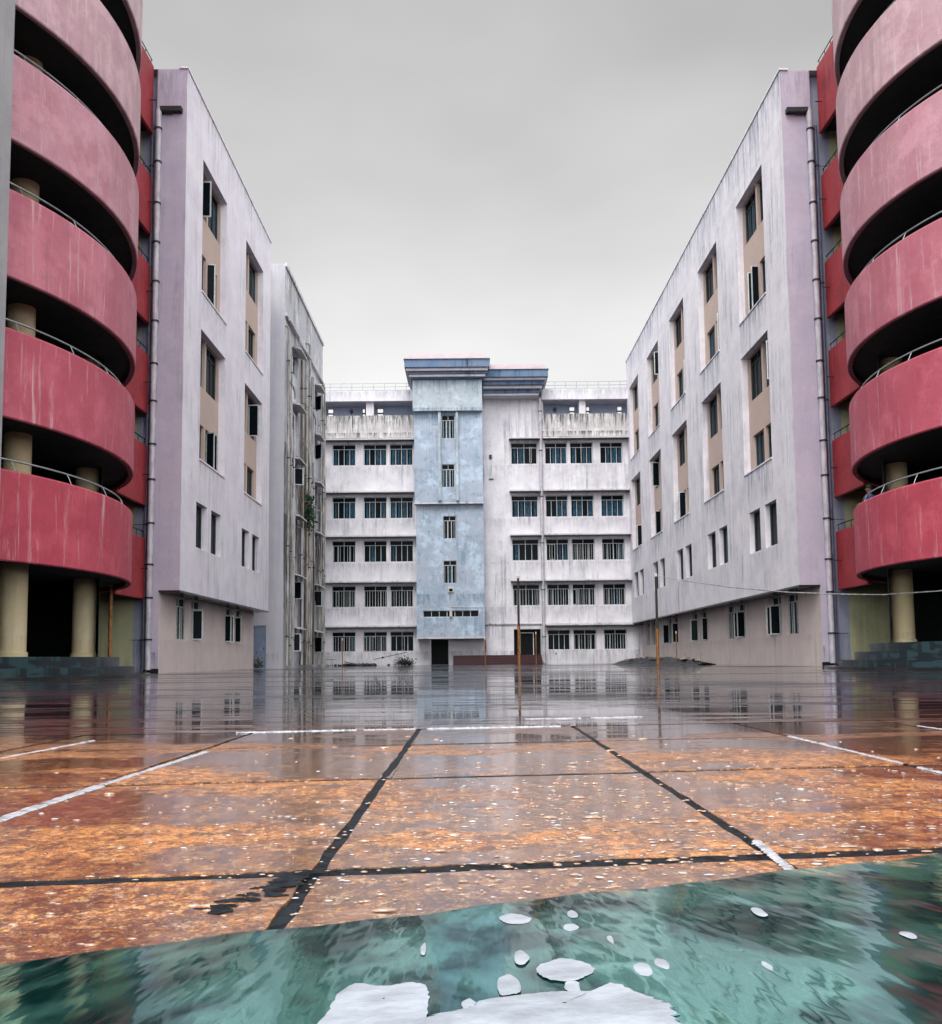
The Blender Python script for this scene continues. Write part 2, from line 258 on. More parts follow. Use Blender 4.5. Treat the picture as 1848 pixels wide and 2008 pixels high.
# ------------------------------------------------------------------ mesh helpers
def wloc(o):
    v = Vector((0, 0, 0))
    while o: v += o.location; o = o.parent
    return v
class MB:
    def __init__(s): s.v = []; s.f = []; s.mi = []; s.cur = 0; s.sm = []
    def face(s, pts, smooth=False):
        n = len(s.v); s.v += [tuple(q) for q in pts]; s.f.append(tuple(range(n, n+len(pts)))); s.mi.append(s.cur); s.sm.append(smooth)
    def grid(s, rows, closed=False, smooth=True):
        n = len(s.v); L = len(rows[0])
        for r in rows: s.v += [tuple(q) for q in r]
        for i in range(len(rows)-1):
            for j in range(L if closed else L-1):
                k = (j+1) % L
                s.f.append((n+i*L+j, n+i*L+k, n+(i+1)*L+k, n+(i+1)*L+j)); s.mi.append(s.cur); s.sm.append(smooth)
    def box(s, x0, x1, y0, y1, z0, z1):
        a = [(x, y, z) for z in (z0, z1) for y in (y0, y1) for x in (x0, x1)]
        n = len(s.v); s.v += a
        for q in ((0, 2, 3, 1), (4, 5, 7, 6), (0, 1, 5, 4), (2, 6, 7, 3), (0, 4, 6, 2), (1, 3, 7, 5)):
            s.f.append(tuple(n+i for i in q)); s.mi.append(s.cur); s.sm.append(False)
    def obox(s, c, ux, uy, hx, hy, hz):
        c = Vector(c); ux = Vector(ux).normalized(); uy = Vector(uy).normalized(); uz = ux.cross(uy)
        n = len(s.v)
        for k in (-1, 1):
            for j in (-1, 1):
                for i in (-1, 1): s.v.append(tuple(c+ux*hx*i+uy*hy*j+uz*hz*k))
        for q in ((0, 2, 3, 1), (4, 5, 7, 6), (0, 1, 5, 4), (2, 6, 7, 3), (0, 4, 6, 2), (1, 3, 7, 5)):
            s.f.append(tuple(n+i for i in q)); s.mi.append(s.cur); s.sm.append(False)
    def tube(s, path, r, seg=10, cap=True):
        path = [Vector(q) for q in path]; rs = r if isinstance(r, (list, tuple)) else [r]*len(path); rows = []
        up = None
        for i, q in enumerate(path):
            t = (path[min(i+1, len(path)-1)]-path[max(i-1, 0)]).normalized()
            if up is None or abs(up.dot(t)) > .95: up = Vector((0, 0, 1)) if abs(t.z) < .9 else Vector((1, 0, 0))
            a = t.cross(up).normalized(); b = a.cross(t)
            up = b
            rows.append([q+(a*math.cos(2*PI*k/seg)+b*math.sin(2*PI*k/seg))*rs[i] for k in range(seg)])
        s.grid(rows, closed=True)
        if cap: s.face(rows[0][::-1]); s.face(rows[-1])
    def lathe(s, cx, cy, prof, seg=72, a0=0, a1=2*PI, smooth=True):
        closed = abs(a1-a0-2*PI) < 1e-6; n = seg if closed else seg+1
        rows = [[(cx+r*math.cos(a0+(a1-a0)*k/seg), cy+r*math.sin(a0+(a1-a0)*k/seg), z) for k in range(n)] for r, z in prof]
        for i in range(len(rows)-1): s.grid(rows[i:i+2], closed=closed, smooth=smooth)
    def disc(s, cx, cy, r, z, seg=72): s.face([(cx+r*math.cos(2*PI*k/seg), cy+r*math.sin(2*PI*k/seg), z) for k in range(seg)])
    def blob(s, c, rx, ry, rz, seg=12, rings=8, jit=0., half=False):
        rows = []
        for i in range(rings+1):
            th = PI*i/rings*(.5 if half else 1)
            rows.append([(c[0]+rx*math.sin(th)*math.cos(2*PI*k/seg)*(1+jit*random.uniform(-1, 1)), c[1]+ry*math.sin(th)*math.sin(2*PI*k/seg)*(1+jit*random.uniform(-1, 1)),
                          c[2]+rz*math.cos(th)*(1+jit*random.uniform(-1, 1))) for k in range(seg)])
        s.grid(rows, closed=True)
    def build(s, name, mat, parent=None, bevel=0):
        o = wloc(parent) if parent else Vector((0, 0, 0))
        me = bpy.data.meshes.new(name); me.from_pydata([(a-o.x, b-o.y, c-o.z) for a, b, c in s.v], [], s.f)
        for mm in (mat if isinstance(mat, list) else [mat]): me.materials.append(mm)
        me.polygons.foreach_set('material_index', s.mi); me.polygons.foreach_set('use_smooth', s.sm); me.update()
        ob = bpy.data.objects.new(name, me); C.objects.link(ob)
        if parent: ob.parent = parent
        if bevel:
            b = ob.modifiers.new('bevel', 'BEVEL'); b.width = bevel; b.segments = 2; b.limit_method = 'ANGLE'
        return ob
def thing(name, label, cat, loc, group=None):
    o = bpy.data.objects.new(name, None); C.objects.link(o); o.location = loc; o['label'] = label; o['category'] = cat
    if group: o['group'] = group
    o.empty_display_size = .3
    return o
def tag(o, label, cat, group=None):
    o['label'] = label; o['category'] = cat
    if group: o['group'] = group
    return o
def struct(o): o['kind'] = 'structure'; return o
def P(axis, u, n, z): return (n, u, z) if axis == 'x' else (u, n, z)
def abox(mb, axis, u0, u1, n0, n1, z0, z1):
    if axis == 'x': mb.box(min(n0, n1), max(n0, n1), u0, u1, z0, z1)
    else: mb.box(u0, u1, min(n0, n1), max(n0, n1), z0, z1)
def wall(mb, axis, c, u0, u1, z0, z1, holes, inward, depth=.3):
    """wall skin on a plane with real openings and reveals going 'depth' along inward (+1/-1)"""
    us = sorted({u0, u1, *[h[0] for h in holes], *[h[1] for h in holes]}); zs = sorted({z0, z1, *[h[2] for h in holes], *[h[3] for h in holes]})
    for i in range(len(us)-1):
        for j in range(len(zs)-1):
            a, b, e, f = us[i], us[i+1], zs[j], zs[j+1]
            um, zm = (a+b)/2, (e+f)/2
            if um < u0 or um > u1 or any(h[0] < um < h[1] and h[2] < zm < h[3] for h in holes): continue
            mb.face([P(axis, a, c, e), P(axis, b, c, e), P(axis, b, c, f), P(axis, a, c, f)])
    for h in holes:
        a, b, e, f = h[:4]; dd = (h[4] if len(h) > 4 else depth)*inward
        for (q, r) in (((a, e), (b, e)), ((b, e), (b, f)), ((b, f), (a, f)), ((a, f), (a, e))):
            mb.face([P(axis, q[0], c, q[1]), P(axis, r[0], c, r[1]), P(axis, r[0], c+dd, r[1]), P(axis, q[0], c+dd, q[1])])
def window(parent, axis, n, u0, u1, z0, z1, inward, leaves=4, transom=.22, bars=0, openp=.0, bluep=.3, rnd=random, fr='frame'):
    """a casement window standing on plane n: frame (part) > panes, bars, opened leaves (sub-parts)"""
    t = .035; mb = MB(); H = z1-z0; zt = z1-H*transom
    o = -inward
    for a, b, e, f in ((u0, u0+t, z0, z1), (u1-t, u1, z0, z1), (u0+t, u1-t, z0, z0+t), (u0+t, u1-t, z1-t, z1)): abox(mb, axis, a, b, n, n+o*.06, e, f)
    if transom: abox(mb, axis, u0+t, u1-t, n+o*.002, n+o*.055, zt-t/2, zt+t/2)
    if transom: abox(mb, axis, (u0+u1)/2-t/2, (u0+u1)/2+t/2, n+o*.004, n+o*.05, zt+t/2, z1-t)
    w = (u1-u0-2*t)/leaves; opened = [rnd.random() < openp for _ in range(leaves)]
    for k in range(1, leaves): abox(mb, axis, u0+t+w*k-t*.6, u0+t+w*k+t*.6, n+o*.004, n+o*.052, z0+t, zt-t/2)
    win = mb.build('window', M[fr], parent)
    pn = MB(); 
    for k in range(leaves):
        pn.cur = 1 if (rnd.random() < bluep and not opened[k]) else 0
        a, b = u0+t+w*k+.02, u0+t+w*(k+1)-.02
        nn = n+o*.012 if not opened[k] else n-o*.01
        if pn.cur and rnd.random() < .8:
            m_ = a+(b-a)*rnd.uniform(.15, .4); m2 = b-(b-a)*rnd.uniform(0.05, .35)
            pn.face([P(axis, m_, nn+o*.006, z0+t+.02), P(axis, m2, nn+o*.006, z0+t+.02), P(axis, m2, nn+o*.006, zt-.03), P(axis, m_, nn+o*.006, zt-.03)])
            pn.cur = 0
        pn.face([P(axis, a, nn, z0+t), P(axis, b, nn, z0+t), P(axis, b, nn, zt-t/2), P(axis, a, nn, zt-t/2)])
    pn.cur = 0
    if transom: pn.face([P(axis, u0+t, n+o*.01, zt), P(axis, u1-t, n+o*.01, zt), P(axis, u1-t, n+o*.01, z1-t), P(axis, u0+t, n+o*.01, z1-t)])
    pn.build('pane', [M['glass'], M['glassblue']], win)
    if bars:
        bb = MB()
        for k in range(bars):
            u = u0+(u1-u0)*(k+.5)/bars+rnd.uniform(-.03, .03)
            abox(bb, axis, u-.011, u+.011, n+o*.075, n+o*.095, z0+.02, zt-.02)
        bb.build('grille', M['frame'], win)
    for k in range(leaves):
        if not opened[k]: continue
        lf = MB(); ang = rnd.uniform(.9, 1.7)*(1 if rnd.random() < .5 else -1)
        hu = u0+t+w*(k if ang > 0 else k+1); ww = w*.94
        dirv = (math.cos(ang)*(1 if ang > 0 else -1)*(1), abs(math.sin(ang)))
        du, dn = (math.cos(abs(ang))*(1 if ang > 0 else -1), math.sin(abs(ang)))
        def q(sv, z): return P(axis, hu+du*ww*sv, n+o*(.06+dn*ww*sv), z)
        def strip(s0, s1, e, f):
            th = .012
            A = [Vector(q(s0, e)), Vector(q(s1, e)), Vector(q(s1, f)), Vector(q(s0, f))]
            nrm = (A[1]-A[0]).cross(A[3]-A[0]).normalized()*th
            B = [v+nrm for v in A]; A = [v-nrm for v in A]
            lf.face(A); lf.face(B[::-1])
            for i in range(4): lf.face([A[i], A[(i+1) % 4], B[(i+1) % 4], B[i]])
        e, f = z0+t, zt-t
        strip(0, .12, e, f); strip(.88, 1, e, f); strip(.121, .879, e, e+.05); strip(.121, .879, f-.05, f)
        lf.cur = 1; lf.face([q(.12, e+.05), q(.88, e+.05), q(.88, f-.05), q(.12, f-.05)])
        lf.build('casement', [M['frame'], M['glass']], win)
    return win
def drainpipe(parent, pts, r, mat, brz, off, name='drainpipe', br=.05):
    """pipe with collars and wall brackets; off = direction towards the wall"""
    mb = MB(); mb.tube(pts, r, 10)
    pp = mb.build(name, mat, parent)
    off = Vector(off)
    for z in brz:
        b2 = MB()
        # point on the (vertical) run
        for a, b in zip(pts, pts[1:]):
            if min(a[2], b[2]) <= z <= max(a[2], b[2]) and abs(a[2]-b[2]) > .5:
                k = (z-a[2])/(b[2]-a[2]); c = Vector(a).lerp(Vector(b), k)
                b2.tube([c-Vector((0, 0, .03)), c+Vector((0, 0, .03))], r*1.28, 10)
                b2.tube([c-off*.0, c+off], .012, 5)
                b2.build('bracket', M['bracket'], pp); break
    return pp
# ================================================================== GROUND
mb = MB(); 
for (x0, x1, y0, y1) in ((-500, 500, 70.9, 900), (-500, 500, -200, -6), (-500, -27, -6, 70.9), (27, 500, -6, 70.9)):
    mb.face([(x0, y0, -.02), (x1, y0, -.02), (x1, y1, -.02), (x0, y1, -.02)])
struct(mb.build('ground', M['outer']))
mb = MB(); mb.face([(-27, -6, -.022), (27, -6, -.022), (27, 70.9, -.022), (-27, 70.9, -.022)]); struct(mb.build('paving_bed', M['joint']))
# slabs: joints run away from the camera every 0.88 m, cross joints slant by 0.118
colx = [-1.13-.03, -.28, .575, 1.515]; 
for _ in range(29): colx.insert(0, colx[0]-random.uniform(.85, .92)); colx.append(colx[-1]+random.uniform(.85, .92))
rowy = [-1.9, -.7, .55, 1.70, 2.99, 4.15, 5.07]
mb = MB(); SL = .118; g = .0145
for i in range(len(colx)-1):
    for j in range(len(rowy)-1):
        xa, xb = colx[i], colx[i+1]; ya, yb = rowy[j], rowy[j+1]
        if (xa+xb)/2*SL+yb > 70.9 or abs(xa) > 27: continue
        dz = random.uniform(-.0022, .0022) if ya > 2 else 0; tx, ty = random.uniform(-.0016, .0016), random.uniform(-.0012, .0012)
        gg = {3: .027, 4: .021, 5: .018}.get(j, .010), {2: .027, 3: .021, 4: .018}.get(j, .010)
        def pt(x, y, ix, iy, z=0):
            X, Y = x+ix, y+SL*x+iy
            return (X, Y, z+dz+(x-xa)*tx+(y-ya)*ty)
        wob = lambda: random.uniform(-.0035, .0035)
        near = ya < 6 and abs(xa) < 4
        nseg = 14 if near else 1
        # outline polygon
        out = []
        for k in range(nseg): out.append((xa+(xb-xa)*k/nseg, ya, g*.9 if k == 0 else 0, gg[0]))
        for k in range(nseg): out.append((xb, ya+(yb-ya)*k/nseg, -g*.9, gg[0] if k == 0 else 0))
        for k in range(nseg): out.append((xb+(xa-xb)*k/nseg, yb, -g*.9 if k == 0 else 0, -gg[1]))
        for k in range(nseg): out.append((xa, yb+(ya-yb)*k/nseg, g*.9, -gg[1] if k == 0 else 0))
        w = [(wob(), wob()) if near else (0, 0) for _ in out]
        top = [pt(a, b, c_+e[0], d_+e[1]) for (a, b, c_, d_), e in zip(out, w)]
        mb.face(top)
        if ya < 30:
            bot = [(q[0], q[1], -.022) for q in top]
            L = len(top)
            for k in range(L): mb.face([bot[k], bot[(k+1) % L], top[(k+1) % L], top[k]])
struct(mb.build('stone_paving', M['paving']))
mb = MB(); nx = 60; ys = [5.075+.018]+[5.09+(i/60)**2*66 for i in range(1, 61)]
mb.grid([[(-27+54*i/nx, min(y+SL*(-27+54*i/nx)*max(0, 1-(y-5)/14), 70.9), .0) for i in range(nx+1)] for y in ys], smooth=True)
struct(mb.build('flooded_paving', M['flood']))
# joint fillings: pale mortar strips with specular lines painted in, and dark wet ones
def strip(mb, pts, w, z=.003, dens=70):
    rows = []; z0 = z
    for k in range(dens+1):
        s_ = k/dens*(len(pts)-1); i = min(int(s_), len(pts)-2); f = s_-i
        a, b = Vector((*pts[i], 0)), Vector((*pts[i+1], 0)); q = a.lerp(b, f); t = (b-a).normalized(); nrm = Vector((-t.y, t.x, 0))
        ww = w*random.uniform(.8, 1.1); jj = random.uniform(-.0025, .0025); z = z0*random.uniform(.5, 1.2)
        rows.append([q+nrm*(ww+jj), q+nrm*(ww*.55+jj)+Vector((0, 0, z)), q+nrm*(-ww*.55+jj)+Vector((0, 0, z)), q-nrm*(ww-jj)])
    off = .001 if z0 > 0 else -.0015
    mb.grid([[Vector((v.x, v.y, (v.z if z0 > 0 else v.z*.3)+off)) for v in r] for r in rows])
mb = MB()
strip(mb, [(-1.16, .9), (-1.15, 2.85)], .022, .003); strip(mb, [(-1.15, 2.87), (-1.12, 3.9)], .018, .003)
strip(mb, [(-1.95, 2.6), (-1.90, 3.6), (-1.85, 4.5)], .013, .003)
strip(mb, [(1.515, 2.0), (1.515, 3.1)], .014, .003); strip(mb, [(1.515, 3.2), (1.515, 4.35)], .013, .003); strip(mb, [(2.4, 3.2), (2.4, 4.9)], .012, .003)
strip(mb, [(-1.25, 4.90), (-.62, 4.99)], .030, .006); strip(mb, [(-.58, 4.99), (-.3, 5.02)], .034, .006); strip(mb, [(-.24, 5.03), (.50, 5.12)], .038, .006); strip(mb, [(.34, 5.75), (.62, 5.79), (.7, 5.8)], .014, .005); strip(mb, [(.76, 5.81), (1.1, 5.87)], .018, .005)
strip(mb, [(.565, 1.62), (.585, 1.9)], .010, .003)
struct(mb.build('pale_joint_mortar', M['palejoint']))
mb = MB()
def sunk(pts, w): strip(mb, [(a, b) for a, b in pts], w, -.006, 120)
sunk([(-.28, .9), (-.28, 5.1)], .024); sunk([(.575, 1.5), (.575, 5.1)], .024)
for yy in (2.99, 4.15): sunk([(-4, yy-.118*4), (0, yy), (4, yy+.118*4)], .03)
sunk([(-3, 1.70-.354), (0, 1.70), (3, 1.70+.354)], .036)
struct(mb.build('dark_joint_mortar', M['joint']))
# broken slab corner: thin dark chips and hollows spreading from the joint crossing
mb = MB()
for k in range(26):
    f = (k/25)*.9; x = -.29-.11*f+random.gauss(0, .010+.008*f); y = 1.655-.27*f+random.gauss(0, .012); r = random.uniform(.008, .020)*(1-.35*f)
    n = 13; ph = random.uniform(0, 6); pts = []
    for q in range(n):
        a = 2*PI*q/n; rr = r*(1+.35*math.sin(2*a+ph)+random.uniform(-.28, .28)); pts.append((x+rr*1.5*math.cos(a), y+rr*math.sin(a), .0022+random.uniform(0, .0012)))
    mb.face(pts)
o = mb.build('broken_mortar', M['joint']); o['kind'] = 'stuff'
# green water along the near slanted edge
GT = .12                                                     # the green sheet slopes gently up towards the camera
gp = [(-2.4, .50), (-1.2, .955), (-.6, 1.18), (-.01, 1.41), (.88, 1.75), (1.6, 2.03), (2.6, 2.42)]
mb = MB(); N = 220; rows_a = []; rows_b = []; rows_c = []
for k in range(N+1):
    s_ = k/N*(len(gp)-1); i = min(int(s_), len(gp)-2); f = s_-i
    x = gp[i][0]+(gp[i+1][0]-gp[i][0])*f; y = gp[i][1]+(gp[i+1][1]-gp[i][1])*f+.006*math.sin(x*14)+.004*math.sin(x*37+1)
    rows_a.append((x, y, .001)); rows_b.append((x+.004, y-.008, .007)); rows_c.append((x+.3, y-1.1, .007+GT*(1.1+.385*.3)))
mb.grid([rows_a, rows_b], smooth=True); mb.grid([rows_b, rows_c], smooth=False)
struct(mb.build('water', M['green']))
# sky reflections painted as flat white patches on the green water
def gz(x, y): return .007+GT*(1.413+.385*x-y)
def lift(x, y):
    k = (CAMH-.007-1.413*GT)/(CAMH-.01+GT*(.385*x-y)); return (x*k, y*k)
def painted_reflection(outline, label, z=.0, h=.0007):
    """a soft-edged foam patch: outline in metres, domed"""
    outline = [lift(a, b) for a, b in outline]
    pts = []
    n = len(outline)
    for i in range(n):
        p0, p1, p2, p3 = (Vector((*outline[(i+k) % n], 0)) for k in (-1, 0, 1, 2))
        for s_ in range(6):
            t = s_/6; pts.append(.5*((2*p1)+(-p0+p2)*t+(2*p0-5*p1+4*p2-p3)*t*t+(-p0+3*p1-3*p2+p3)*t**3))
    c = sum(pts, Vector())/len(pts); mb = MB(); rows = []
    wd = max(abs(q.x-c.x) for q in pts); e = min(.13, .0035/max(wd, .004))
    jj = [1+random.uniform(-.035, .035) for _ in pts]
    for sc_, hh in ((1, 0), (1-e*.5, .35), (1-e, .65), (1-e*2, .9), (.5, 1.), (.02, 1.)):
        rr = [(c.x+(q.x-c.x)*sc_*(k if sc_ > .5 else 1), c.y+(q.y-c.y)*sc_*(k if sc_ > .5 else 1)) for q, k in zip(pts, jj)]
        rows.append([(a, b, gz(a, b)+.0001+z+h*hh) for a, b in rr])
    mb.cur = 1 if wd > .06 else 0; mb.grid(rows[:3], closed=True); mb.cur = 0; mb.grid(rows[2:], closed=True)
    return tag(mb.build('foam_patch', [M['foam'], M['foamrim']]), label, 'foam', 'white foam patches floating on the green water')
def ell(cx, cy, rx, ry, n=9, j=.2): return [(cx+rx*math.cos(2*PI*k/n)*(1+random.uniform(-j, j)), cy+ry*math.sin(2*PI*k/n)*(1+random.uniform(-j, j))) for k in range(n)]
REFLECTIONS = [
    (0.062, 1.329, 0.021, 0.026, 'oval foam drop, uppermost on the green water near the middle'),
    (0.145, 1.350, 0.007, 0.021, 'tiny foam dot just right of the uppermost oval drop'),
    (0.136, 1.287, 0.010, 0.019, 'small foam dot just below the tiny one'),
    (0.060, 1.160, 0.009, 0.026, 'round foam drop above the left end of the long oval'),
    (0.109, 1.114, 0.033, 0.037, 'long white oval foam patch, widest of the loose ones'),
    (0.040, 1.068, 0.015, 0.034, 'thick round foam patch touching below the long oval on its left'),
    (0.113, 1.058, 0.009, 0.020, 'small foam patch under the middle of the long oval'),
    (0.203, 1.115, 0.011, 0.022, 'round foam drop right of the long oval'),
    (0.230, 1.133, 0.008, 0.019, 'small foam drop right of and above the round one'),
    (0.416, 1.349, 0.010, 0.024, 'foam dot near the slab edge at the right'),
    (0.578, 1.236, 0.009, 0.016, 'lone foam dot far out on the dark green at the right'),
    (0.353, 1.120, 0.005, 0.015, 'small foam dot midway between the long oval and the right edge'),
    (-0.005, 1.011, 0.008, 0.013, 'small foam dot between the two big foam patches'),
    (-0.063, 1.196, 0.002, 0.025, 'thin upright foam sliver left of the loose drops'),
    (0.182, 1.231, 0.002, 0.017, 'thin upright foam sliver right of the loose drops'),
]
painted_reflection([(-0.154, 0.932), (-0.154, 0.99), (-0.15, 1.041), (-0.135, 1.076), (-0.111, 1.069), (-0.094, 1.069), (-0.073, 1.078), (-0.057, 1.071), (-0.049, 1.039), (-0.049, 0.988), (-0.047, 0.929)], 'big flat foam patch at the bottom edge, left of the pair')
painted_reflection([(-0.047, 0.929), (-0.046, 0.974), (-0.028, 0.987), (-0.003, 1.001), (0.013, 1.022), (0.059, 1.036), (0.093, 1.043), (0.139, 1.045), (0.153, 1.062), (0.162, 1.069), (0.179, 1.046), (0.201, 1.018), (0.213, 0.996), (0.209, 0.962), (0.199, 0.924)], 'widest foam patch at the bottom edge, right of the pair', z=.0002)
for (x, y, a, b, lb) in REFLECTIONS: painted_reflection(ell(x, y, max(a, .004), max(b, .008)), lb, h=.0005)
# small bubble flecks and rain splashes on the slabs
def flecks(n, mat, name, rs, zk):
    mb = MB()
    for k in range(n):
        y = 1.15+abs(random.gauss(0, 1))*1.15; x = random.gauss(.25, .5)*(.6+.3*y)
        if y > 5.0 or y < 1.43+.38*x+.015: continue
        r = random.uniform(*rs)*(2.0 if random.random() < .06 else 1)*(.7+y*.16)
        mb.blob((x, y, .001), r*random.uniform(1, 2.6), r*random.uniform(.6, 1), r*zk, 9, 4, .22, half=True)
    o = mb.build(name, mat); o['kind'] = 'stuff'
flecks(520, M['fleck'], 'foam_flecks', (.0010, .0038), .35)
flecks(1100, M['bead'], 'water_beads', (.0016, .0050), .5)
# ================================================================== WINGS
def wing(sx, name, label, X, y0, y1, bays, matw):
    """sx=+1 right wing (outer face looks to -x), -1 left wing"""
    inw = sx; Z0, Z1 = 2.98, 22.75
    t = thing(name, label, 'building', (X+sx*3, (y0+y1)/2, 0))
    holes = []; XG = X+sx*.75
    for b in bays:
        holes += [(b, b+3.6, 15.02, 20.42, .28), (b, b+3.6, 8.27, 13.47, .28), (b-.3, b+1.14, 4.78, 6.54, .30), (b+1.72, b+3.2, 4.78, 6.54, .30)]
    mb = MB(); wall(mb, 'x', X, y0, y1, Z0, Z1, holes, inw)
    depth = X+sx*9
    # underside, top, far end, back
    mb.face([(X, y0, Z0), (X, y1, Z0), (XG, y1, Z0), (XG, y0, Z0)])
    mb.face([(X, y0, Z1), (X, y1, Z1), (depth, y1, Z1), (depth, y0, Z1)])
    mb.face([(X, y1, Z0), (depth, y1, Z0), (depth, y1, Z1), (X, y1, Z1)]); mb.face([(depth, y0, 0), (depth, y1, 0), (depth, y1, Z1), (depth, y0, Z1)])
    mb.build('upper_wall', matw, t)
    # near end face, two planes
    XE = X+sx*1.12
    mb = MB(); a, b_ = sorted((X, XE)); g0, g1 = sorted((XG, XE))
    wall(mb, 'y', y0, a, b_, Z0, Z1, [], 1); wall(mb, 'y', y0, g0, g1, 0, Z0, [], 1)
    mb.face([(XE, y0, 0), (XE, y0+.35, 0), (XE, y0+.35, Z1), (XE, y0, Z1)])
    mb.build('end_wall', M['lilac'], t)
    mb = MB(); a, b_ = sorted((XE, X+sx*2.0)); wall(mb, 'y', y0+.35, a, b_, 0, 22.7, [], 1); mb.build('recessed_end_wall', M['linkblue'], t)
    # drip lip under the overhang
    mb = MB(); mb.box(min(X-sx*.03, XG), max(X-sx*.03, XG), y0-.03, y1, Z0-.07, Z0-.003); mb.build('overhang_lip', M['darkkerb'], t)
    # ground storey
    gh = []
    for k, b in enumerate(bays):
        a0 = b-.15
        gh.append((a0, a0+3.4 if k % 2 == 0 else a0+3.2, 1.25, 2.88, .3))
    mb = MB(); wall(mb, 'x', XG, y0, y1, 0, Z0-.07, gh, inw); mb.face([(XG, y1, 0), (XG, y1, Z0), (depth, y1, Z0), (depth, y1, 0)]); mb.build('ground_storey_wall', M['ground_wall'], t)
    rnd = random.Random(11+sx)
    for k, h in enumerate(gh):
        um = (h[0]+h[1])/2
        mb = MB(); mb.box(*sorted((XG+sx*.004, XG+sx*.26)), um-.22, um+.22, h[2], h[3]); mb.build('mullion_pier', M['ground_wall'], t)
        for (ua, ub) in ((h[0], um-.22), (um+.22, h[1])):
            window(t, 'x', XG+sx*.2, ua, ub, h[2], h[3], inw, leaves=3, transom=.2, bars=5, openp=.34, bluep=.4, rnd=rnd)
    # niches with beige spandrels and their windows
    for b in bays:
        for (zz0, z1w, z2w, zz1) in ((15.02, 16.95, 18.5, 20.42), (8.27, 9.9, 11.45, 13.47)):
            n = X+sx*.28; hs = []
            for (e, f) in ((zz0, z1w), (z2w, zz1)):
                hs += [(b, b+1.5, e, f, .2), (b+1.72, b+3.15 if e == zz0 else b+3.5, e, f, .2)]
            mb = MB(); wall(mb, 'x', n, b, b+3.6, zz0, zz1, hs, inw); mb.build('spandrel', M['beige'], t)
            for h in hs:
                window(t, 'x', n+sx*.18, h[0], h[1], h[2], h[3], inw, leaves=3, transom=.18 if h[2] > zz0 else 0, openp=.16, bluep=.35, rnd=rnd, fr='darkframe')
        for (ua, ub) in ((b-.3, b+1.14), (b+1.72, b+3.2)):
            window(t, 'x', X+sx*.28, ua, ub, 4.78, 6.54, inw, leaves=2, transom=0, bluep=.5, rnd=rnd, fr='darkframe')
        for zs in (15.0, 8.25): mb = MB(); mb.box(*sorted((X-sx*.04, X+sx*.27)), b-.02, b+3.62, zs-.03, zs+.035); mb.build('sill', matw, t)
    # coping
    mb = MB(); mb.box(*sorted((X-sx*.05, X+sx*.3)), y0-.05, y1, Z1+.002, Z1+.08); mb.build('coping', matw, t)
    mb = MB(); mb.box(*sorted((XG-sx*.02, XE)), y0-.02, y0+.04, 0, .16) ; mb.build('base_stain_plinth', M['darkkerb'], t)
    # main drainpipe on the end face with scupper
    xp = X+sx*1.0
    pts = [(xp-sx*.75, y0-.02, 21.25), (xp-sx*.6, y0-.16, 21.3), (xp-sx*.1, y0-.16, 21.25), (xp, y0-.16, 21.05), (xp+sx*.0, y0-.16, 14), (xp+sx*.05, y0-.16, .12)]
    pts2 = pts[3:]
    br = [1.2, 2.7, 3.9, 5.4, 7, 8.3, 9.9, 11.3, 12.9, 14.4, 15.9, 17.4, 19, 20.3]
    drainpipe(t, pts2, .105, M['pipe'], br, (sx*.22, .05, 0))
    mb = MB(); mb.box(*sorted((xp-sx*.85, xp-sx*.05)), y0-.22, y0-.003, 20.98, 21.16); mb.tube([(xp-sx*.5, y0-.1, 21.0), (xp-sx*.05, y0-.16, 21.05)], .09, 8); mb.build('scupper', M['bracket'], t)
    xq = X+sx*1.32
    drainpipe(t, [(xq, y0+.12, 20.6), (xq, y0+.12, .1)], .06, M['pipedark'], br[::3], (sx*.45, 0, 0))
    return t
wR = wing(1, 'wing_building', 'long white wing with drip-stained parapet on the right, five bays of paired windows', 12.1, 33.1, 67.42, [35.55+6.83*k for k in range(5)], M['whiteR'])
wL = wing(-1, 'wing_building', 'shorter cleaner white wing on the left with two bays of paired windows', -10.45, 32.7, 47.15, [34.85, 41.85], M['white'])
# ================================================================== ANNEX
AX = -10.1; A0, A1 = 49.2, 62.2
t = thing('annex_building', 'old grimy building crowded with drainpipes between the left wing and the main facade', 'building', (-14, 55, 0))
cols = [(51.45, 53.0), (58.4, 59.9)]; zb = [.9, 3.9, 7.3, 10.6, 13.75, 17.05]
hs = [(a, b, z, z+1.35) for a, b in cols for z in zb]
mb = MB(); wall(mb, 'x', AX, A0, A1, 0, 22.55, hs, -1, .3); mb.face([(AX, A0, 22.55), (AX, A1, 22.55), (-18, A1, 22.55), (-18, A0, 22.55)])
mb.face([(AX, A1, 0), (-18, A1, 0), (-18, A1, 22.55), (AX, A1, 22.55)]); mb.build('court_wall', M['annex'], t)
mb = MB(); wall(mb, 'y', A0, -18, AX, 0, 22.55, [(-11.75, -11.02, 0, 2.35)], 1, .12); mb.build('end_wall', M['annex_front'], t)
mb = MB(); mb.box(-11.73, -11.04, A0+.06, A0+.1, .01, 2.33); dr = mb.build('door', M['doorblue'], t)
mb = MB(); mb.box(-11.16, -11.12, A0+.02, A0+.057, 1.0, 1.14); mb.build('handle', M['bracket'], dr)
rnd = random.Random(3)
for h in hs: window(t, 'x', AX-.2, h[0], h[1], h[2], h[3], -1, leaves=2, transom=.2, openp=.4, bluep=.5, rnd=rnd)
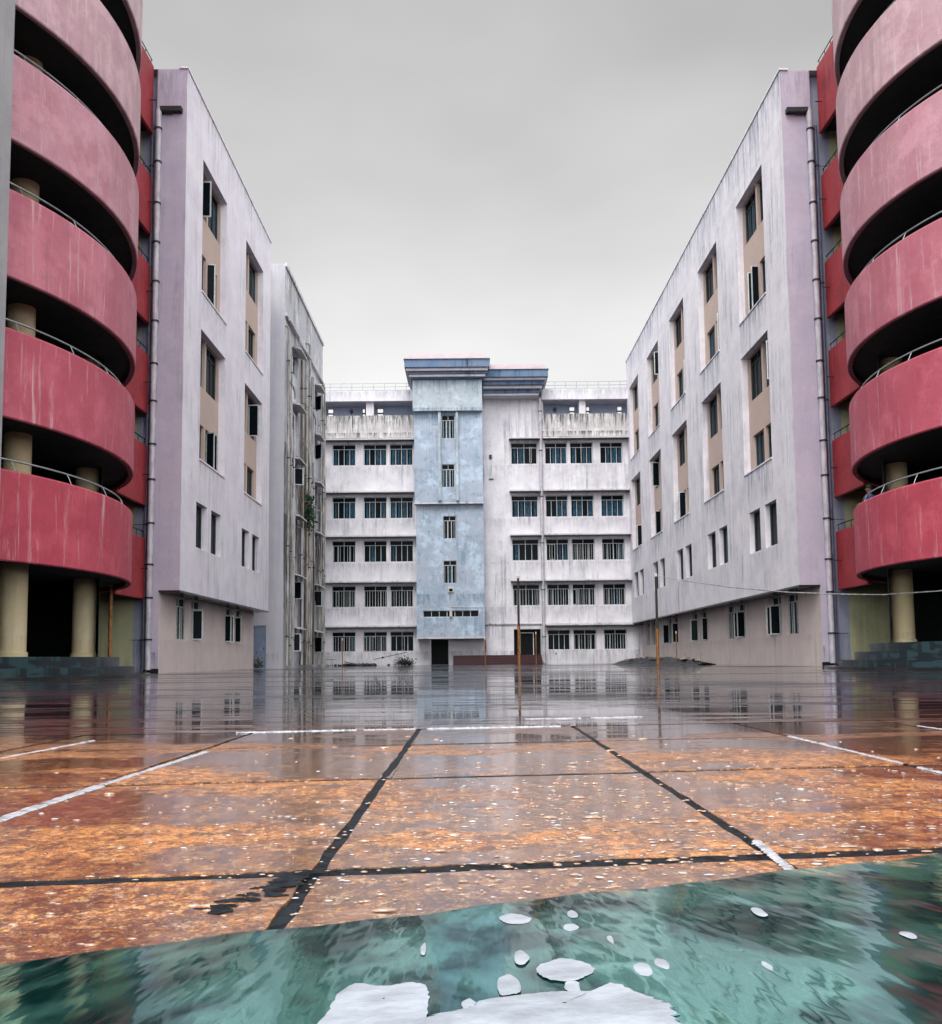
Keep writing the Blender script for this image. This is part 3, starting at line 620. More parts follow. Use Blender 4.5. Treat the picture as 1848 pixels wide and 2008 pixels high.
for a, b in cols:
    for z in zb:
        mb = MB(); mb.face([(AX, a-.25, z+1.5), (AX, b+.25, z+1.5), (AX+.55, b+.25, z+1.36), (AX+.55, a-.25, z+1.36)]); mb.face([(AX, a-.25, z+1.42), (AX+.55, a-.25, z+1.28), (AX+.55, b+.25, z+1.28), (AX, b+.25, z+1.42)])
        mb.face([(AX+.55, a-.25, z+1.28), (AX+.55, a-.25, z+1.36), (AX+.55, b+.25, z+1.36), (AX+.55, b+.25, z+1.28)]); mb.face([(AX, a-.25, z+1.42), (AX, a-.25, z+1.5), (AX+.55, a-.25, z+1.36), (AX+.55, a-.25, z+1.28)])
        mb.build('sunshade', M['ledge'], t)
mb = MB(); mb.box(AX+.003, AX+.16, A0, A1, 19.55, 19.68); mb.box(AX+.003, AX+.1, A0, A1, 22.4, 22.6); mb.build('cornice', M['ledge'], t)
PIP = [(49.55, 18.9, .07), (50.2, 17.6, .05), (50.75, 14.3, .055), (53.5, 19.1, .075), (53.85, 12.2, .05), (54.35, 16.0, .06), (54.8, 19.2, .075), (55.25, 9.2, .05), (55.7, 20.1, .08), (56.1, 13.2, .055), (56.6, 18.3, .06), (57.2, 10.2, .05), (57.7, 18.6, .06), (60.3, 16.2, .055), (60.75, 19.0, .07), (61.3, 12.6, .06), (61.8, 19.3, .07), (53.2, 8.2, .05), (54.6, 11.0, .05), (55.0, 14.0, .06), (56.35, 8.0, .06), (56.9, 16.5, .07), (57.5, 13.0, .06), (50.45, 9.5, .06), (60.0, 9.0, .05), (61.0, 15.0, .06)]
for i, (y, zt, r) in enumerate(PIP):
    off = AX+.16+.05*(i % 3); j = rnd.uniform(-.12, .12)
    top = [(AX-.05, y-.22, zt+.12), (off-.06, y-.18, zt+.12), (off, y, zt)] if i % 2 == 0 else [(AX-.05, y, zt+.1), (off, y, zt)]
    mid = [(off, y+j*.3, zt*.66), (off+.04, y+j, zt*.63), (off+.02, y+j, zt*.3), (off, y+j*.6, .15)]
    drainpipe(t, top+mid, r, M['pipe'] if i % 5 == 2 else (M['piperust'] if i in (3, 5, 7, 9, 11, 15) else M['pipeold']), [z+rnd.uniform(-.3, .3) for z in (1.5, 6.4, 11.6, 16.8) if z < zt], (-.18, 0, 0))
for (y0_, y1_, z_) in ((49.6, 51.2, 15.9), (53.5, 55.6, 13.4), (53.6, 56.8, 9.9), (54.2, 57.4, 6.6), (50.3, 51.1, 7.2), (57, 58.2, 4.2), (60.2, 61.9, 10.3), (50, 51.3, 3.6), (56, 58.2, 16.2)):
    mb = MB(); mb.tube([(AX-.02, y0_, z_+.12), (AX+.2, y0_+.05, z_+.1), (AX+.24, (y0_+y1_)/2, z_), (AX+.2, y1_, z_-.15), (AX+.2, y1_+.02, z_-.5)], .05, 8); mb.build('branch_pipe', M['pipeold'], t)
mb = MB(); mb.tube([(AX+.2, 49.5, 19.45), (AX+.22, 52.2, 19.45), (AX+.22, 52.3, 19.2), (AX+.3, 56, 19.3)], .07, 8); mb.build('branch_pipe', M['pipe'], t)
# plant rooted on the annex wall
def leafy(name, label, cat, c, rad, n, mat, ls=.12, group=None, stem=True, droop=.0):
    rn = random.Random(int(c[1]*10)); th = thing(name, label, cat, c, group)
    if stem:
        mb = MB()
        for k in range(7):
            a = rn.uniform(0, 2*PI); mb.tube([(c[0], c[1], c[2]), (c[0]+rad[0]*.4*math.cos(a), c[1]+rad[1]*.4*math.sin(a), c[2]+rad[2]*.6), (c[0]+rad[0]*.8*math.cos(a), c[1]+rad[1]*.8*math.sin(a), c[2]+rad[2]*(1-droop))], [.02, .012, .005], 5)
        mb.build('stem', M['wood'], th)
    mb = MB()
    for k in range(n):
        cl = Vector((rn.gauss(0, .42), rn.gauss(0, .42), abs(rn.gauss(0, .55)) if droop == 0 else rn.gauss(0, .5)))
        q = Vector((c[0]+cl.x*rad[0], c[1]+cl.y*rad[1], c[2]+cl.z*rad[2]))
        a = Vector((rn.uniform(-1, 1), rn.uniform(-1, 1), rn.uniform(-.6, .9))).normalized(); b = a.cross(Vector((rn.uniform(-1, 1), rn.uniform(-1, 1), 1))).normalized()
        L = ls*rn.uniform(.5, 1.4)
        mb.face([q, q+a*L*.5+b*L*.22, q+a*L, q+a*L*.5-b*L*.22])
    mb.build('foliage', mat, th); return th
leafy('wall_plant', 'green plant sprouting among the drainpipes high on the grimy annex wall', 'plant', (-9.75, 54.6, 9.4), (.45, .75, 1.1), 420, M['leaf'], .3, droop=.5)
# ================================================================== MAIN BUILDING
FY = 67.5
mbld = thing('main_building', 'five storey facade at the end of the courtyard with blue stair tower and cornice', 'building', (0, 70, 0))
T = mbld
rowsz = [(1.03, 2.50), (4.34, 5.92), (7.72, 9.32), (11.01, 12.62), (15.05, 16.66)]
shz = [2.88, 6.18, 9.60, 12.93, 16.92]
lx = [(-10.22, -8.46), (-7.87, -6.12), (-5.90, -4.13)]
rx = [(5.82, 7.50), (7.73, 9.45), (10.0, 11.7)]
# left block
hs = [(a, b, z0, z1) for a, b in lx for z0, z1 in rowsz]
mb = MB(); wall(mb, 'y', FY, -13, -3.7, 0, 17.1, hs, 1, .32); mb.build('left_wall', M['facade'], T)
hr = [(a, b, z0, z1) for a, b in rx for z0, z1 in rowsz] 
mb = MB(); wall(mb, 'y', FY, 5.6, 13.2, 0, 17.1, hr, 1, .32); mb.build('right_wall', M['facade'], T)
hw = [(3.26, 5.26, z0, z1) for z0, z1 in rowsz[1:]] + [(3.22, 5.24, 20.1, 20.5), (3.3, 5.35, .55, 2.62, .6), (-2.95, -1.5, 0, 1.95, .8)]
mb = MB(); wall(mb, 'y', FY-.004, -3.7, 5.6, 0, 21.3, hw, 1, .34)
mb.face([(5.6, FY-.004, 17), (5.6, FY+6, 17), (5.6, FY+6, 21.3), (5.6, FY-.004, 21.3)]); mb.face([(-3.7, FY-.004, 17), (-3.7, FY+6, 17), (-3.7, FY+6, 21.3), (-3.7, FY-.004, 21.3)])
mb.build('centre_wall', M['facade'], T)
rnd = random.Random(5)
for i, (z0, z1) in enumerate(rowsz):
    for a, b in lx+rx+([(3.26, 5.26)] if i else []):
        top = i >= 3
        window(T, 'y', FY+.24, a, b, z0, z1, 1, leaves=4, transom=.22, bars=0 if top else rnd.choice((0, 7, 9, 11)), openp=(.12 if i == 3 else .2) if (a > 0 or not top) else 0, bluep=.85 if i == 4 else (.7 if i == 3 else .15), rnd=rnd)
window(T, 'y', FY+.2, 3.22, 5.24, 20.1, 20.5, 1, leaves=4, transom=0, bluep=0, rnd=rnd)
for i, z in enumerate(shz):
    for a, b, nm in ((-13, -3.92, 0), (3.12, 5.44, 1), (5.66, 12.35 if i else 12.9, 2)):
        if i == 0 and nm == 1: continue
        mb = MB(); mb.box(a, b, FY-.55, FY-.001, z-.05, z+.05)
        mb.cur = 1; mb.box(a, b, FY-.56, FY-.46, z-.10, z-.051); mb.box(a, b, FY-.54, FY-.001, z-.066, z-.052); mb.build('sunshade', [M['ledge'], M['mould']], T)  # black strips paint the shade line under each slab
mb = MB(); mb.box(1.05, 12.9, FY-.12, FY-.005, 2.94, 3.02); mb.build('string_course', M['ledge'], T)
# terrace storey
for (a, b) in ((-13, -3.75), (5.62, 13.2)):
    mb = MB(); mb.box(a, b, FY-.16, FY-.01, 17.1, 18.82); mb.build('parapet', M['parapet'], T)
    mb = MB(); mb.box(a, b, FY-.35, FY+1.38, 19.88, 20.68); mb.build('roof_slab', M['facade'], T)
    mb = MB(); mb.box(a, b, FY+.1, FY+1.19, 17.0, 17.08); mb.build('terrace_floor', M['terrace'], T)
    mb = MB(); x = a+.2
    for zz in (20.69, 20.95, 21.22): mb.tube([(a, FY-.3, zz+.03), (b, FY-.3, zz+.03)], .022, 6)
    while x < b: mb.tube([(x, FY-.3, 20.68), (x, FY-.3, 21.25)], .02, 6); x += .82
    mb.build('roof_railing', M['rail'], T)
th_ = [(-10.75, -10.3, 19.0, 19.72), (-8.1, -7.85, 19.0, 19.72), (-6.95, -6.45, 19.0, 19.72), (-4.15, -3.9, 19.0, 19.72)]
mb = MB(); wall(mb, 'y', FY+1.2, -13, -3.75, 17.05, 19.9, th_, 1, .15); mb.build('terrace_wall', M['terrace'], T)
th2 = [(7.85, 8.3, 19.0, 19.72), (9.15, 9.45, 19.0, 19.72), (11.55, 11.95, 19.0, 19.72)]
mb = MB(); wall(mb, 'y', FY+1.2, 5.62, 13.2, 17.05, 19.9, th2, 1, .15); mb.build('terrace_wall', M['terrace'], T)
for h in th_+th2:
    mb = MB(); zc = (h[2]+h[3])/2; mb.box(h[0], h[1], FY+1.22, FY+1.3, zc-.05, zc+.05); mb.box(h[0], h[0]+.04, FY+1.23, FY+1.29, h[2], h[3]); mb.box(h[1]-.04, h[1], FY+1.23, FY+1.29, h[2], h[3]); mb.build('window', M['darkframe'], T)
for (a, b) in ((-13, -10.98), (-7.66, -7.08), (-4.0, -3.76), (5.63, 5.75), (8.47, 8.97), (12.2, 13.19)):
    mb = MB(); mb.box(a, b, FY-.02, FY+.35, 18.825, 19.878); mb.build('terrace_pillar', M['facade'], T)
for x in (-8.9, 6.75):
    mb = MB(); mb.tube([(x, FY+1.18, 19.5), (x, FY+1.0, 19.5)], .13, 14); mb.tube([(x, FY+1.0, 19.5), (x, FY+1.1, 18.3)], .025, 6); mb.build('terrace_lamp', M['darkframe'], T)
# blue stair tower
TY = 66.05
mb = MB(); wall(mb, 'y', TY, -3.82, 1.12, 1.98, 11.9, [(-1.86, -.91, 9.22, 10.9), (-1.86, -.88, 5.94, 7.6), (-3.36, .70, 3.47, 3.95)], 1, .25)
for x, s_ in ((-3.82, 0), (1.12, 1)): mb.face([(x, TY, 1.98), (x, FY, 1.98), (x, FY, 11.9), (x, TY, 11.9)])
mb.face([(-3.82, TY, 1.98), (1.12, TY, 1.98), (1.12, FY, 1.98), (-3.82, FY, 1.98)])
mb.build('stair_tower_wall', M['blue'], T)
mb = MB(); wall(mb, 'y', TY-.32, -3.92, 1.10, 11.85, 18.6, [(-1.9, -.95, 16.62, 18.36), (-1.92, -.97, 12.98, 14.68)], 1, .25)
for x in (-3.92, 1.10): mb.face([(x, TY-.32, 11.85), (x, FY, 11.85), (x, FY, 18.6), (x, TY-.32, 18.6)])
mb.face([(-3.92, TY-.32, 11.85), (1.10, TY-.32, 11.85), (1.10, TY+.1, 11.85), (-3.92, TY+.1, 11.85)]); mb.build('stair_tower_upper_wall', M['blue'], T)
mb = MB(); mb.box(-4.0, 1.1, TY-.75, FY-.01, 18.58, 20.9); mb.build('tower_head', M['bluetop'], T)
for a, b in ((-2.16, -1.96), (-.86, -.68)):
    mb = MB(); mb.box(a, b, TY-.62, TY-.323, 11.95, 18.575); mb.build('fin', M['bluetop'], T)
mb = MB(); mb.box(-3.98, 1.14, TY-.37, TY-.01, 11.75, 11.848); mb.build('drip_ledge', M['ledge'], T); mb = MB(); mb.box(-3.86, 1.16, TY-.06, TY+.3, 1.90, 1.978); mb.build('drip_ledge', M['ledge'], T)
for a, b, z0, z1 in ((-1.86, -.91, 9.22, 10.9), (-1.86, -.88, 5.94, 7.6)): window(T, 'y', TY+.16, a, b, z0, z1, 1, leaves=3, transom=.2, bars=4, bluep=.1, rnd=rnd)
for a, b, z0, z1 in ((-1.9, -.95, 16.62, 18.36), (-1.92, -.97, 12.98, 14.68)): window(T, 'y', TY-.16, a, b, z0, z1, 1, leaves=3, transom=.22, bars=4, bluep=.3, rnd=rnd)
window(T, 'y', TY+.16, -3.36, .70, 3.47, 3.95, 1, leaves=7, transom=0, bluep=0, rnd=rnd)
mb = MB(); mb.box(-1.52, -1.12, TY-.12, TY-.003, 5.28, 5.6); la = mb.build('wall_lamp', M['cap'], T)
mb = MB(); mb.box(-1.45, -1.19, TY-.14, TY-.122, 5.34, 5.54); mb.build('lens', M['glass'], la)
mb = MB(); mb.box(-1.42, -1.24, TY-.2, TY-.003, 3.5, 3.92); mb.build('small_fixture', M['cap'], T)
mb = MB(); mb.tube([(-1.3, TY-.04, 5.28), (-1.3, TY-.04, 4.2), (1.0, TY-.04, 4.15)], .018, 6); mb.build('conduit', M['frame'], T)
# cornices (stepped)
def cornice(x0, x1, yb, zs, side=(1, 1)):
    for k, (z0, z1, pr, mt) in enumerate(zs):
        mb = MB(); mb.box(x0-pr*side[0], x1+pr*side[1], yb-pr*1.9, FY+1.5, z0+.002, z1-.002); mb.build('cornice', M[mt], T)
cornice(-4.0, 1.1, TY-.8, [(20.90, 20.98, .12, 'cornice_blue'), (20.98, 21.15, .24, 'cornice_pale'), (21.15, 21.32, .30, 'cornice_blue'), (21.32, 21.52, .42, 'cornice_pale'), (21.52, 22.10, .52, 'cornice_blue'), (22.10, 22.2, .58, 'cornice_pale')])
cornice(1.2, 5.3, FY-1.0, [(20.0, 20.16, .05, 'cornice_pale'), (20.16, 20.42, .1, 'cornice_blue'), (20.42, 20.62, .28, 'cornice_pale'), (20.62, 20.9, .4, 'cornice_blue'), (20.9, 21.06, .55, 'cornice_pale'), (21.06, 21.6, .66, 'cornice_blue'), (21.6, 21.7, .72, 'cornice_pale')], side=(.0, 1))
def hip(x0, x1, y0, y1, z0, z1, ins):
    mb = MB(); a = [(x0, y0, z0), (x1, y0, z0), (x1, y1, z0), (x0, y1, z0)]; b = [(x0+ins, y0+ins, z1), (x1-ins, y0+ins, z1), (x1-ins, y1-ins, z1), (x0+ins, y1-ins, z1)]
    for i in range(4): mb.face([a[i], a[(i+1) % 4], b[(i+1) % 4], b[i]])
    mb.face(b); mb.build('sloped_coping', M['coping'], T)
hip(-4.56, 1.66, TY-1.7, FY+1.4, 22.2, 22.66, .42); hip(1.2, 6.0, FY-2.3, FY+1.4, 21.7, 22.12, .42)
# doors and steps
mb = MB(); mb.box(-2.93, -1.52, FY+.6, FY+.7, 0.005, 1.94); dr = mb.build('door', M['door'], T)
mb = MB(); mb.box(-2.93, -2.86, FY+.5, FY+.598, .005, 1.94); mb.box(-1.59, -1.52, FY+.5, FY+.598, .005, 1.94); mb.box(-2.86, -1.59, FY+.5, FY+.598, 1.87, 1.94); mb.build('door_frame', M['frame'], dr)
mb = MB(); mb.box(3.32, 5.33, FY+.5, FY+.58, .56, 2.6); dr = mb.build('door', M['door'], T)
mb = MB(); mb.box(3.75, 3.81, FY+.42, FY+.498, .56, 2.35); mb.box(4.75, 4.81, FY+.42, FY+.498, .56, 2.35); mb.box(3.812, 4.748, FY+.42, FY+.498, 2.29, 2.35); mb.build('door_frame', M['frame'], dr)
for k in range(4):
    mb = MB(); mb.box(-1.2+.0*k, 5.3, FY-1.5+.33*k, FY-.02, .17*k+.001, .17*(k+1)-.001); mb.build('step', M['steps'], T, bevel=.012)
drainpipe(T, [(5.5, FY-.22, 20.0), (5.5, FY-.22, 10), (5.52, FY-.22, .05)], .12, M['pipe'], [2, 5.5, 9, 12.5, 16, 19], (0, .2, 0))
mb = MB(); mb.tube([(1.16, FY-1.0, 1.95), (1.18, FY-1.0, .9)], .05, 8); mb.build('post', M['poledark'], T)
for (x, y, z, w, h) in ((1.72, FY-.05, 15.6, .2, .28), (1.75, FY-.03, 13.9, .35, .06), (6.4, FY-.02, .75, .09, .09)):
    mb = MB(); mb.box(x-w/2, x+w/2, y-.05, y+.04, z-h/2, z+h/2); mb.build('wall_fitting', M['bracket'], T)
# ================================================================== ROUND TOWERS
def tower(cx, cy, r, z0, bh, sx, label, colpx, platz, side_x, ynear, yend):
    st = 3.4; t = thing('round_tower', label, 'building', (cx, cy, 0))
    inner = r-.16
    for k in range(7):
        zb = z0+st*k; zt_ = zb+bh
        mb = MB(); sag = lambda a: 0
        mb.lathe(cx, cy, [(inner, zb+.02), (r-.03, zb), (r, zb+.03), (r, zt_-.05), (r-.02, zt_-.01), (r-.05, zt_), (inner, zt_), (inner, zb+.02)], 128)
        mb.build('parapet_band', M['pink'][k], t)
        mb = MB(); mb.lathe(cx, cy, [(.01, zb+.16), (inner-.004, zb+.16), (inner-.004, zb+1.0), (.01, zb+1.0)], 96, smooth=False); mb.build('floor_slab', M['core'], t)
        mb = MB(); mb.lathe(cx, cy, [(r-.3+.025*math.cos(a), zt_+.3+.025*math.sin(a)) for a in [2*PI*i/8 for i in range(9)]], 128)
        for i in range(28):
            a = 2*PI*i/28; mb.tube([(cx+(r-.12)*math.cos(a), cy+(r-.12)*math.sin(a), zt_-.1), (cx+(r-.2)*math.cos(a), cy+(r-.2)*math.sin(a), zt_+.1), (cx+(r-.3)*math.cos(a), cy+(r-.3)*math.sin(a), zt_+.3)], .012, 5)
        mb.build('handrail', M['rail'], t)
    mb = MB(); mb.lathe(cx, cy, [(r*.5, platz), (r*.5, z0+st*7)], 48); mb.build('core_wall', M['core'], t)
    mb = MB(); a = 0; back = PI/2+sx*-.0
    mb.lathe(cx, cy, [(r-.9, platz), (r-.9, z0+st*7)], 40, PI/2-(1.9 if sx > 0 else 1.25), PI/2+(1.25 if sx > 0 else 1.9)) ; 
    mb.build('rear_wall', M['core'], t)  # added to close the back half and block light from the interior
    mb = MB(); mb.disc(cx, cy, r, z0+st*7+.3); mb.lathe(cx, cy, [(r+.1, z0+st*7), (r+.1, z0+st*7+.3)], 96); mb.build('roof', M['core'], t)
    for (x, y) in colpx:
        for k in range(-1, 6):
            za = platz if k < 0 else z0+st*k+1.0; zz = z0+st*(k+1)+.16
            mb = MB(); mb.lathe(x, y, [(.34, za), (.34, zz)], 28)
            if k < 0: mb.lathe(x, y, [(.38, za), (.38, za+.12), (.34, za+.14)], 28)
            mb.build('column', M['column'], t)
    ns = 2 if sx < 0 else 3
    for i in range(ns):
        mb = MB(); rr = r-.3+.45*(ns-1-i)
        mb.lathe(cx, cy, [(rr, platz*i/ns), (rr, platz*(i+1)/ns-.001), (.1, platz*(i+1)/ns-.001)], 120, smooth=False); mb.build('plinth_step', M['plinth'], t)
    mb = MB(); mb.lathe(cx, cy, [(r-.3+.45*ns, 0), (r-.3+.45*ns, .06), (r-.5, .07)], 120, smooth=False); mb.build('kerb', M['darkkerb'], t)
    # straight red parapets of the corridor that ties tower and wing
    for k in range(7):
        zb = z0+st*k-.12; zt_ = (zb+bh+.05) if k < 6 else 27
        if k == 6: break
        if k == 5: zb, zt_ = 20.2, 22.86
        mb = MB(); mb.box(*sorted((side_x, side_x+sx*.15)), ynear, yend, zb, zt_); mb.build('corridor_parapet', M['red'], t, bevel=.03)
        mb = MB(); mb.box(*sorted((side_x+sx*.15, side_x+sx*4)), ynear, yend+.3, zb+.3, zb+.6); mb.build('corridor_floor', M['core'], t)
        mb = MB(); mb.tube([(side_x+sx*.08, ynear, zt_+.25), (side_x+sx*.08, yend, zt_+.25)], .02, 6)
        for i in range(5): y = ynear+.2+(yend-ynear-.3)*i/4; mb.tube([(side_x+sx*.08, y, zt_-.02), (side_x+sx*.08, y, zt_+.25)], .014, 5)
        mb.tube([(side_x-sx*.25, yend-.4, zb+bh*.5), (side_x+sx*.05, yend-.4, zb+bh*.5)], .02, 6)
        mb.build('handrail', M['bracket'], t)
    # yellow-green wall behind the corridor
    mb = MB(); a, b = sorted((side_x+sx*.5, side_x+sx*5)); wall(mb, 'y', yend+.28, a, b, 0, 22.6, [], 1); mb.build('link_wall', M['link'], t)
    return t
def ringpt(cx, cy, r, px):
    """point of a ring on the side that faces the courtyard entrance, at bearing px"""
    m_ = px; A = 1+m_*m_; B = m_*cx+cy; D = math.sqrt(max(0, B*B-A*(cx*cx+cy*cy-r*r))); tt = (B-D)/A
    return (m_*tt, tt)
LC = (-18.13, 24.95, 8.27); RC = (19.14, 25.97, 7.36)
tower(*LC, 2.78, 2.17, -1, 'round pink stair tower on the left, beside a grey pier, paint faded towards the top', [ringpt(LC[0], LC[1], 6.6, -.503), ringpt(LC[0], LC[1], 6.6, -.424), (-22.5, 18.6)], .55, -11.72, 30.0, 32.72)
tower(*RC, 2.90, 2.10, 1, 'round pink stair tower on the right with a person leaning at its first floor rail', [ringpt(RC[0], RC[1], 5.9, .478), (22.6, 20.0)], .74, 13.5, 30.6, 33.1)
mb = MB(); mb.box(-16, -10.36, 18.7, 19.9, 0, 28); tag(mb.build('wall_pier', M['pier'], bevel=.02), 'tall plain grey concrete pier in front of the left round tower', 'pier')
# ================================================================== POLES AND CABLE
def pole(name, label, x, y, h, r, group, two=None, cap=True):
    t = thing(name, label, 'pole', (x, y, 0), group)
    if two:
        mb = MB(); mb.tube([(x, y, 0), (x, y, two)], r, 14); mb.build('rusty_section', M['rust'], t)
        mb = MB(); mb.tube([(x, y, two+.001), (x, y, h)], r*.82, 14); mb.build('dark_section', M['poledark'], t)
        mb = MB(); mb.tube([(x, y, two-.05), (x, y, two+.06)], r*1.12, 14); mb.build('collar', M['rust'], t)
    else:
        mb = MB(); mb.tube([(x, y, 0), (x, y, h)], r, 14); mb.build('shaft', M['rust'], t)
    if cap:
        mb = MB(); mb.tube([(x, y, h-.02), (x, y, h+.10)], r*1.15, 12); mb.tube([(x, y, h+.10), (x, y, h+.13)], [r*1.15, r*.6], 12); mb.build('cap', M['cap'], t)
    return t
pole('painted_pole', 'orange rusty pole with white cap in front of the left tower', -11.86, 30, 2.92, .062, 'iron poles in the courtyard')
pole('painted_pole', 'dark and rust two tone pole in front of the right doorway', 2.72, 50, 4.85, .078, 'iron poles in the courtyard', two=2.13)
pole('painted_pole', 'dark and rust two tone pole that carries the cable by the right wing', 9.31, 45, 4.42, .075, 'iron poles in the courtyard', two=1.75)
for x, y, h, lb in ((-6.99, 50, 1.5, 'thin short post in front of the left ground floor windows'), (.89, 52, 1.5, 'thin short post at the right corner under the blue tower'), (3.95, 54, 1.85, 'thin post beside the right doorway'), (11.83, 52, 1.75, 'thin yellow post standing behind the black heap')):
    pole('thin_post', lb, x, y, h, .028, 'thin posts across the far courtyard')
cb = [(9.31, 45, 4.43), (9.57, 43.61, 4.2), (10.01, 40.57, 3.75), (10.58, 36.7, 3.2), (11.3, 31.89, 2.62), (11.82, 28.41, 2.3), (12.12, 26.51, 2.15), (12.47, 24.1, 2.07), (12.77, 22.2, 2.06), (13.2, 20.5, 2.12)]
mb = MB(); mb.tube(cb, [.015, .015, .02, .026, .026, .02, .018, .016, .016, .016], 6); tag(mb.build('overhead_cable', M['cable']), 'sagging cable running from the right pole across the right tower', 'cable')
# ================================================================== DEBRIS
def heap(a, b, w, h, label):
    rn = random.Random(9); t = thing('debris_heap', label, 'debris heap', (*((Vector(a)+Vector(b))/2), 0))
    rows = []; n = 34
    A, B = Vector((*a, 0)), Vector((*b, 0)); d = (B-A).normalized(); nr = Vector((-d.y, d.x, 0))
    for i in range(n+1):
        f = i/n; c = A.lerp(B, f); prof = math.sin(PI*min(1, f*.9+.05))**.7*(1-.35*f)
        rows.append([c+nr*w*(j/7-1)*(.6+.4*prof)+Vector((0, 0, max(-.02, h*prof*(1-((j-7)/7)**2)*(1+rn.uniform(-.25, .25))))) for j in range(15)])
    mb = MB(); mb.grid(rows, smooth=False); mb.build('black_sheet', M['mould'], t)
    for k in range(15):
        f = rn.uniform(.05, .95); c = A.lerp(B, f)+nr*rn.uniform(-w*.6, w*.6); a_ = rn.uniform(-.5, .5); L = rn.uniform(.3, .9)
        dz = rn.uniform(-.1, .35); mb = MB(); hz = h*math.sin(PI*(f*.9+.05))**.7*(1-.35*f)*.8
        mb.obox((c.x, c.y, hz+.05), (d.x+a_*nr.x, d.y+a_*nr.y, dz*.5), (-(d.y+a_*nr.y), d.x+a_*nr.x, 0), L, .06, .018); mb.build('plank', M['wood'] if k % 3 else M['frame'], t)
    for k in range(7):
        f = rn.uniform(.1, .95); c = A.lerp(B, f); mb = MB(); mb.tube([(c.x, c.y, .1), (c.x+rn.uniform(-.2, .2), c.y, h*.8+rn.uniform(.1, .35))], .02, 5); mb.build('stick', M['wood'], t)
    return t
heap((9.3, 56.0), (12.0, 46.0), .8, .46, 'low heap of black sheeting and scrap planks along the right wing')
def chairframe(x, y, rz, label, tilt=0):
    t = thing('chair_frame', label, 'chair', (x, y, 0), 'bare chair frames by the facade'); mb = MB(); r = .03
    def R(a, b, c): ca, sa = math.cos(rz), math.sin(rz); b2 = b+tilt*c; return (x+a*ca-b2*sa, y+a*sa+b2*ca, c)
    for s_ in (-.25, .25):
        mb.tube([R(s_, .0, 0), R(s_, .03, .45), R(s_, .12, 1.0)], r, 6); 
    mb.tube([R(-.25, .12, 1.0), R(.25, .12, 1.0)], r, 6); mb.tube([R(-.25, .1, .75), R(.25, .1, .75)], r, 6)
    mb.build('back_frame', M['frame'], t)
    for s_ in (-.25, .25): mb = MB(); mb.tube([R(s_, -.42, 0), R(s_, -.42, .45), R(s_, .03, .45)], r, 6); mb.build('leg', M['frame'], t)
    mb = MB(); mb.obox(R(0, -.2, .47), (math.cos(rz), math.sin(rz), 0), (-math.sin(rz), math.cos(rz), 0), .26, .22, .015); mb.build('seat', M['darkframe'], t)
    return t
chairframe(-10.15, 65.6, .4, 'taller bare metal chair frame in the corner beside the pipe covered annex')
chairframe(-9.6, 64.6, -.5, 'lower bare metal chair frame in front of the corner chair', .12)
for i, (x, y, L, a, z, lb) in enumerate(((-8.6, 65.8, 1.1, .1, .25, 'long pale plank lying on scrap below the left windows'), (-7.6, 65.9, .5, .9, .35, 'short pale plank standing askew at the right end of the scrap'), (-8.2, 65.4, .8, -.25, .12, 'low dark framed board lying in front of the long pale plank'))):
    mb = MB(); mb.obox((x, y, z), (math.cos(a*.3), .2, math.sin(a)), (0, 1, 0), L, .12, .03); tag(mb.build('plank', M['frame'] if i < 2 else M['mould']), lb, 'plank', 'scrap planks by the facade')
mb = MB()
for k in range(60): mb.blob((-8.4+random.gauss(0, .9), 65.9+random.gauss(0, .25), .05), random.uniform(.06, .2), random.uniform(.06, .16), random.uniform(.05, .14), 7, 5, .25)
o = mb.build('rubble', M['mould']); o['kind'] = 'stuff'
mb = MB(); mb.tube([(-6.9, 65.8, .45), (-4.6, 66.6, .95)], .025, 6); mb.blob((-6.3, 66.0, .58), .09, .09, .08); tag(mb.build('leaning_rod', M['bracket']), 'thin rod with a knob leaning on the wall left of the dark entrance', 'rod')
leafy('shrub', 'low dark green shrub left of the dark entrance', 'shrub', (-4.7, 65.9, .02), (.8, .4, .4), 700, M['leafdark'], .16)
leafy('weed_tuft', 'small weed tuft in the corner by the grey blue annex door', 'weed', (-11.3, 48.6, .02), (.35, .2, .6), 160, M['leafdark'], .12)
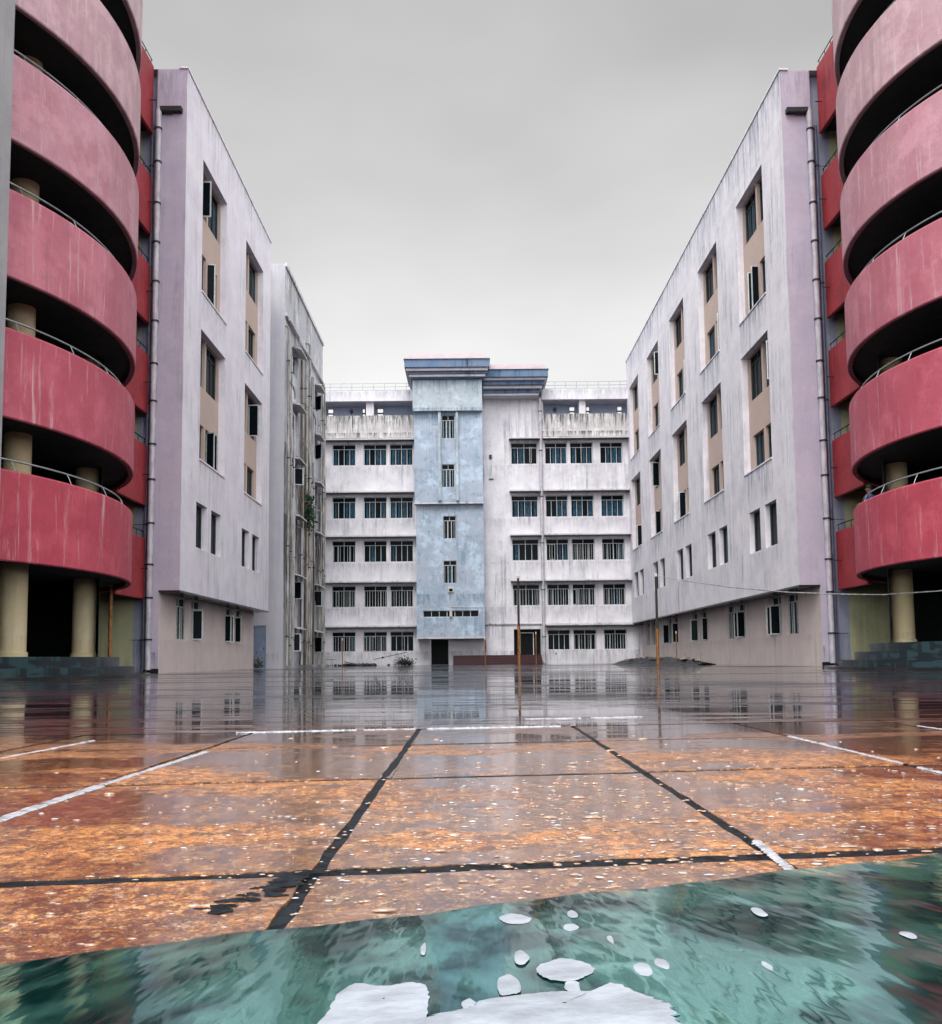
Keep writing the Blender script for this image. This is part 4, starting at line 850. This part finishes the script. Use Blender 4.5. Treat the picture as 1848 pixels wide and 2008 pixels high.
# ================================================================== PERSON on the right tower
def person():
    fx, fy = ringpt(RC[0], RC[1], 6.82, .4515); fz = 2.9+1.0
    t = thing('person', 'person in a blue shirt leaning on the first floor rail of the right tower', 'person', (fx, fy, fz))
    out = Vector((fx-RC[0], fy-RC[1], 0)).normalized(); sd_ = Vector((-out.y, out.x, 0))
    def Q(o_, s_, z): return Vector((fx, fy, fz))+out*o_+sd_*s_+Vector((0, 0, z))
    J = [Q(-.05, 0, .9), Q(.0, 0, 1.1), Q(.05, 0, 1.32), Q(.08, 0, 1.42), Q(.1, 0, 1.52), Q(.12, 0, 1.62), Q(.12, 0, 1.7)]
    E_ = [(i, i+1) for i in range(6)]; Rr = [.15, .14, .155, .07, .065, .095, .085]
    for s_ in (-1, 1):
        b = len(J); J += [Q(-.02, s_*.1, .82), Q(.0, s_*.11, .46), Q(-.05, s_*.11, .06), Q(.08, s_*.13, .03)]; E_ += [(0, b), (b, b+1), (b+1, b+2), (b+2, b+3)]; Rr += [.10, .07, .05, .045]
        b = len(J); J += [Q(.09, s_*.19, 1.36), Q(.26, s_*.26, 1.15), Q(.38, s_*.1, 1.18), Q(.42, s_*.03, 1.19)]; E_ += [(2, b), (b, b+1), (b+1, b+2), (b+2, b+3)]; Rr += [.06, .045, .035, .03]
    me = bpy.data.meshes.new('body'); me.from_pydata([tuple(v-Vector((fx, fy, fz))) for v in J], E_, []); me.materials.append(M['skin'])
    ob = bpy.data.objects.new('body', me); C.objects.link(ob); ob.parent = t
    sk = ob.modifiers.new('skin', 'SKIN'); sv = me.skin_vertices[0].data
    for v, r in zip(sv, Rr): v.radius = (r, r)
    sv[0].use_root = True; ss = ob.modifiers.new('sub', 'SUBSURF'); ss.levels = 2; ss.render_levels = 2
    mb = MB(); mb.tube([Q(-.05, 0, .92), Q(.0, 0, 1.1), Q(.05, 0, 1.32), Q(.08, 0, 1.42)], [.19, .185, .20, .10], 14)
    for s_ in (-1, 1): mb.tube([Q(.05, s_*.12, 1.37), Q(.10, s_*.2, 1.34), Q(.24, s_*.26, 1.19)], [.09, .085, .07], 10)
    mb.build('shirt', M['shirt'], t)
    mb = MB()
    mb.tube([Q(-.05, 0, .95), Q(-.03, 0, .82)], [.185, .17], 12)
    for s_ in (-1, 1): mb.tube([Q(-.02, s_*.1, .85), Q(.0, s_*.11, .46), Q(-.05, s_*.11, .08)], [.125, .09, .075], 10)
    mb.build('trousers', M['trousers'], t)
    mb = MB(); mb.blob(tuple(Q(.09, 0, 1.72)), .105, .105, .1, 14, 8); mb.build('hair', M['hair'], t)
    f1 = MB(); c = Q(.215, 0, 1.64); f1.blob(tuple(c), .02, .02, .025, 8, 6); f1.build('nose', M['skin'], t)
    for s_ in (-1, 1):
        for k in range(5):
            h = MB(); a = Q(.42, s_*(.03+.018*(k-2)), 1.19); h.tube([a, a+out*.05+Vector((0, 0, -.01)), a+out*(.075-.006*abs(k-2))+Vector((0, 0, -.05))], [.011, .010, .008], 6); h.build('finger', M['skin'], t)
person()
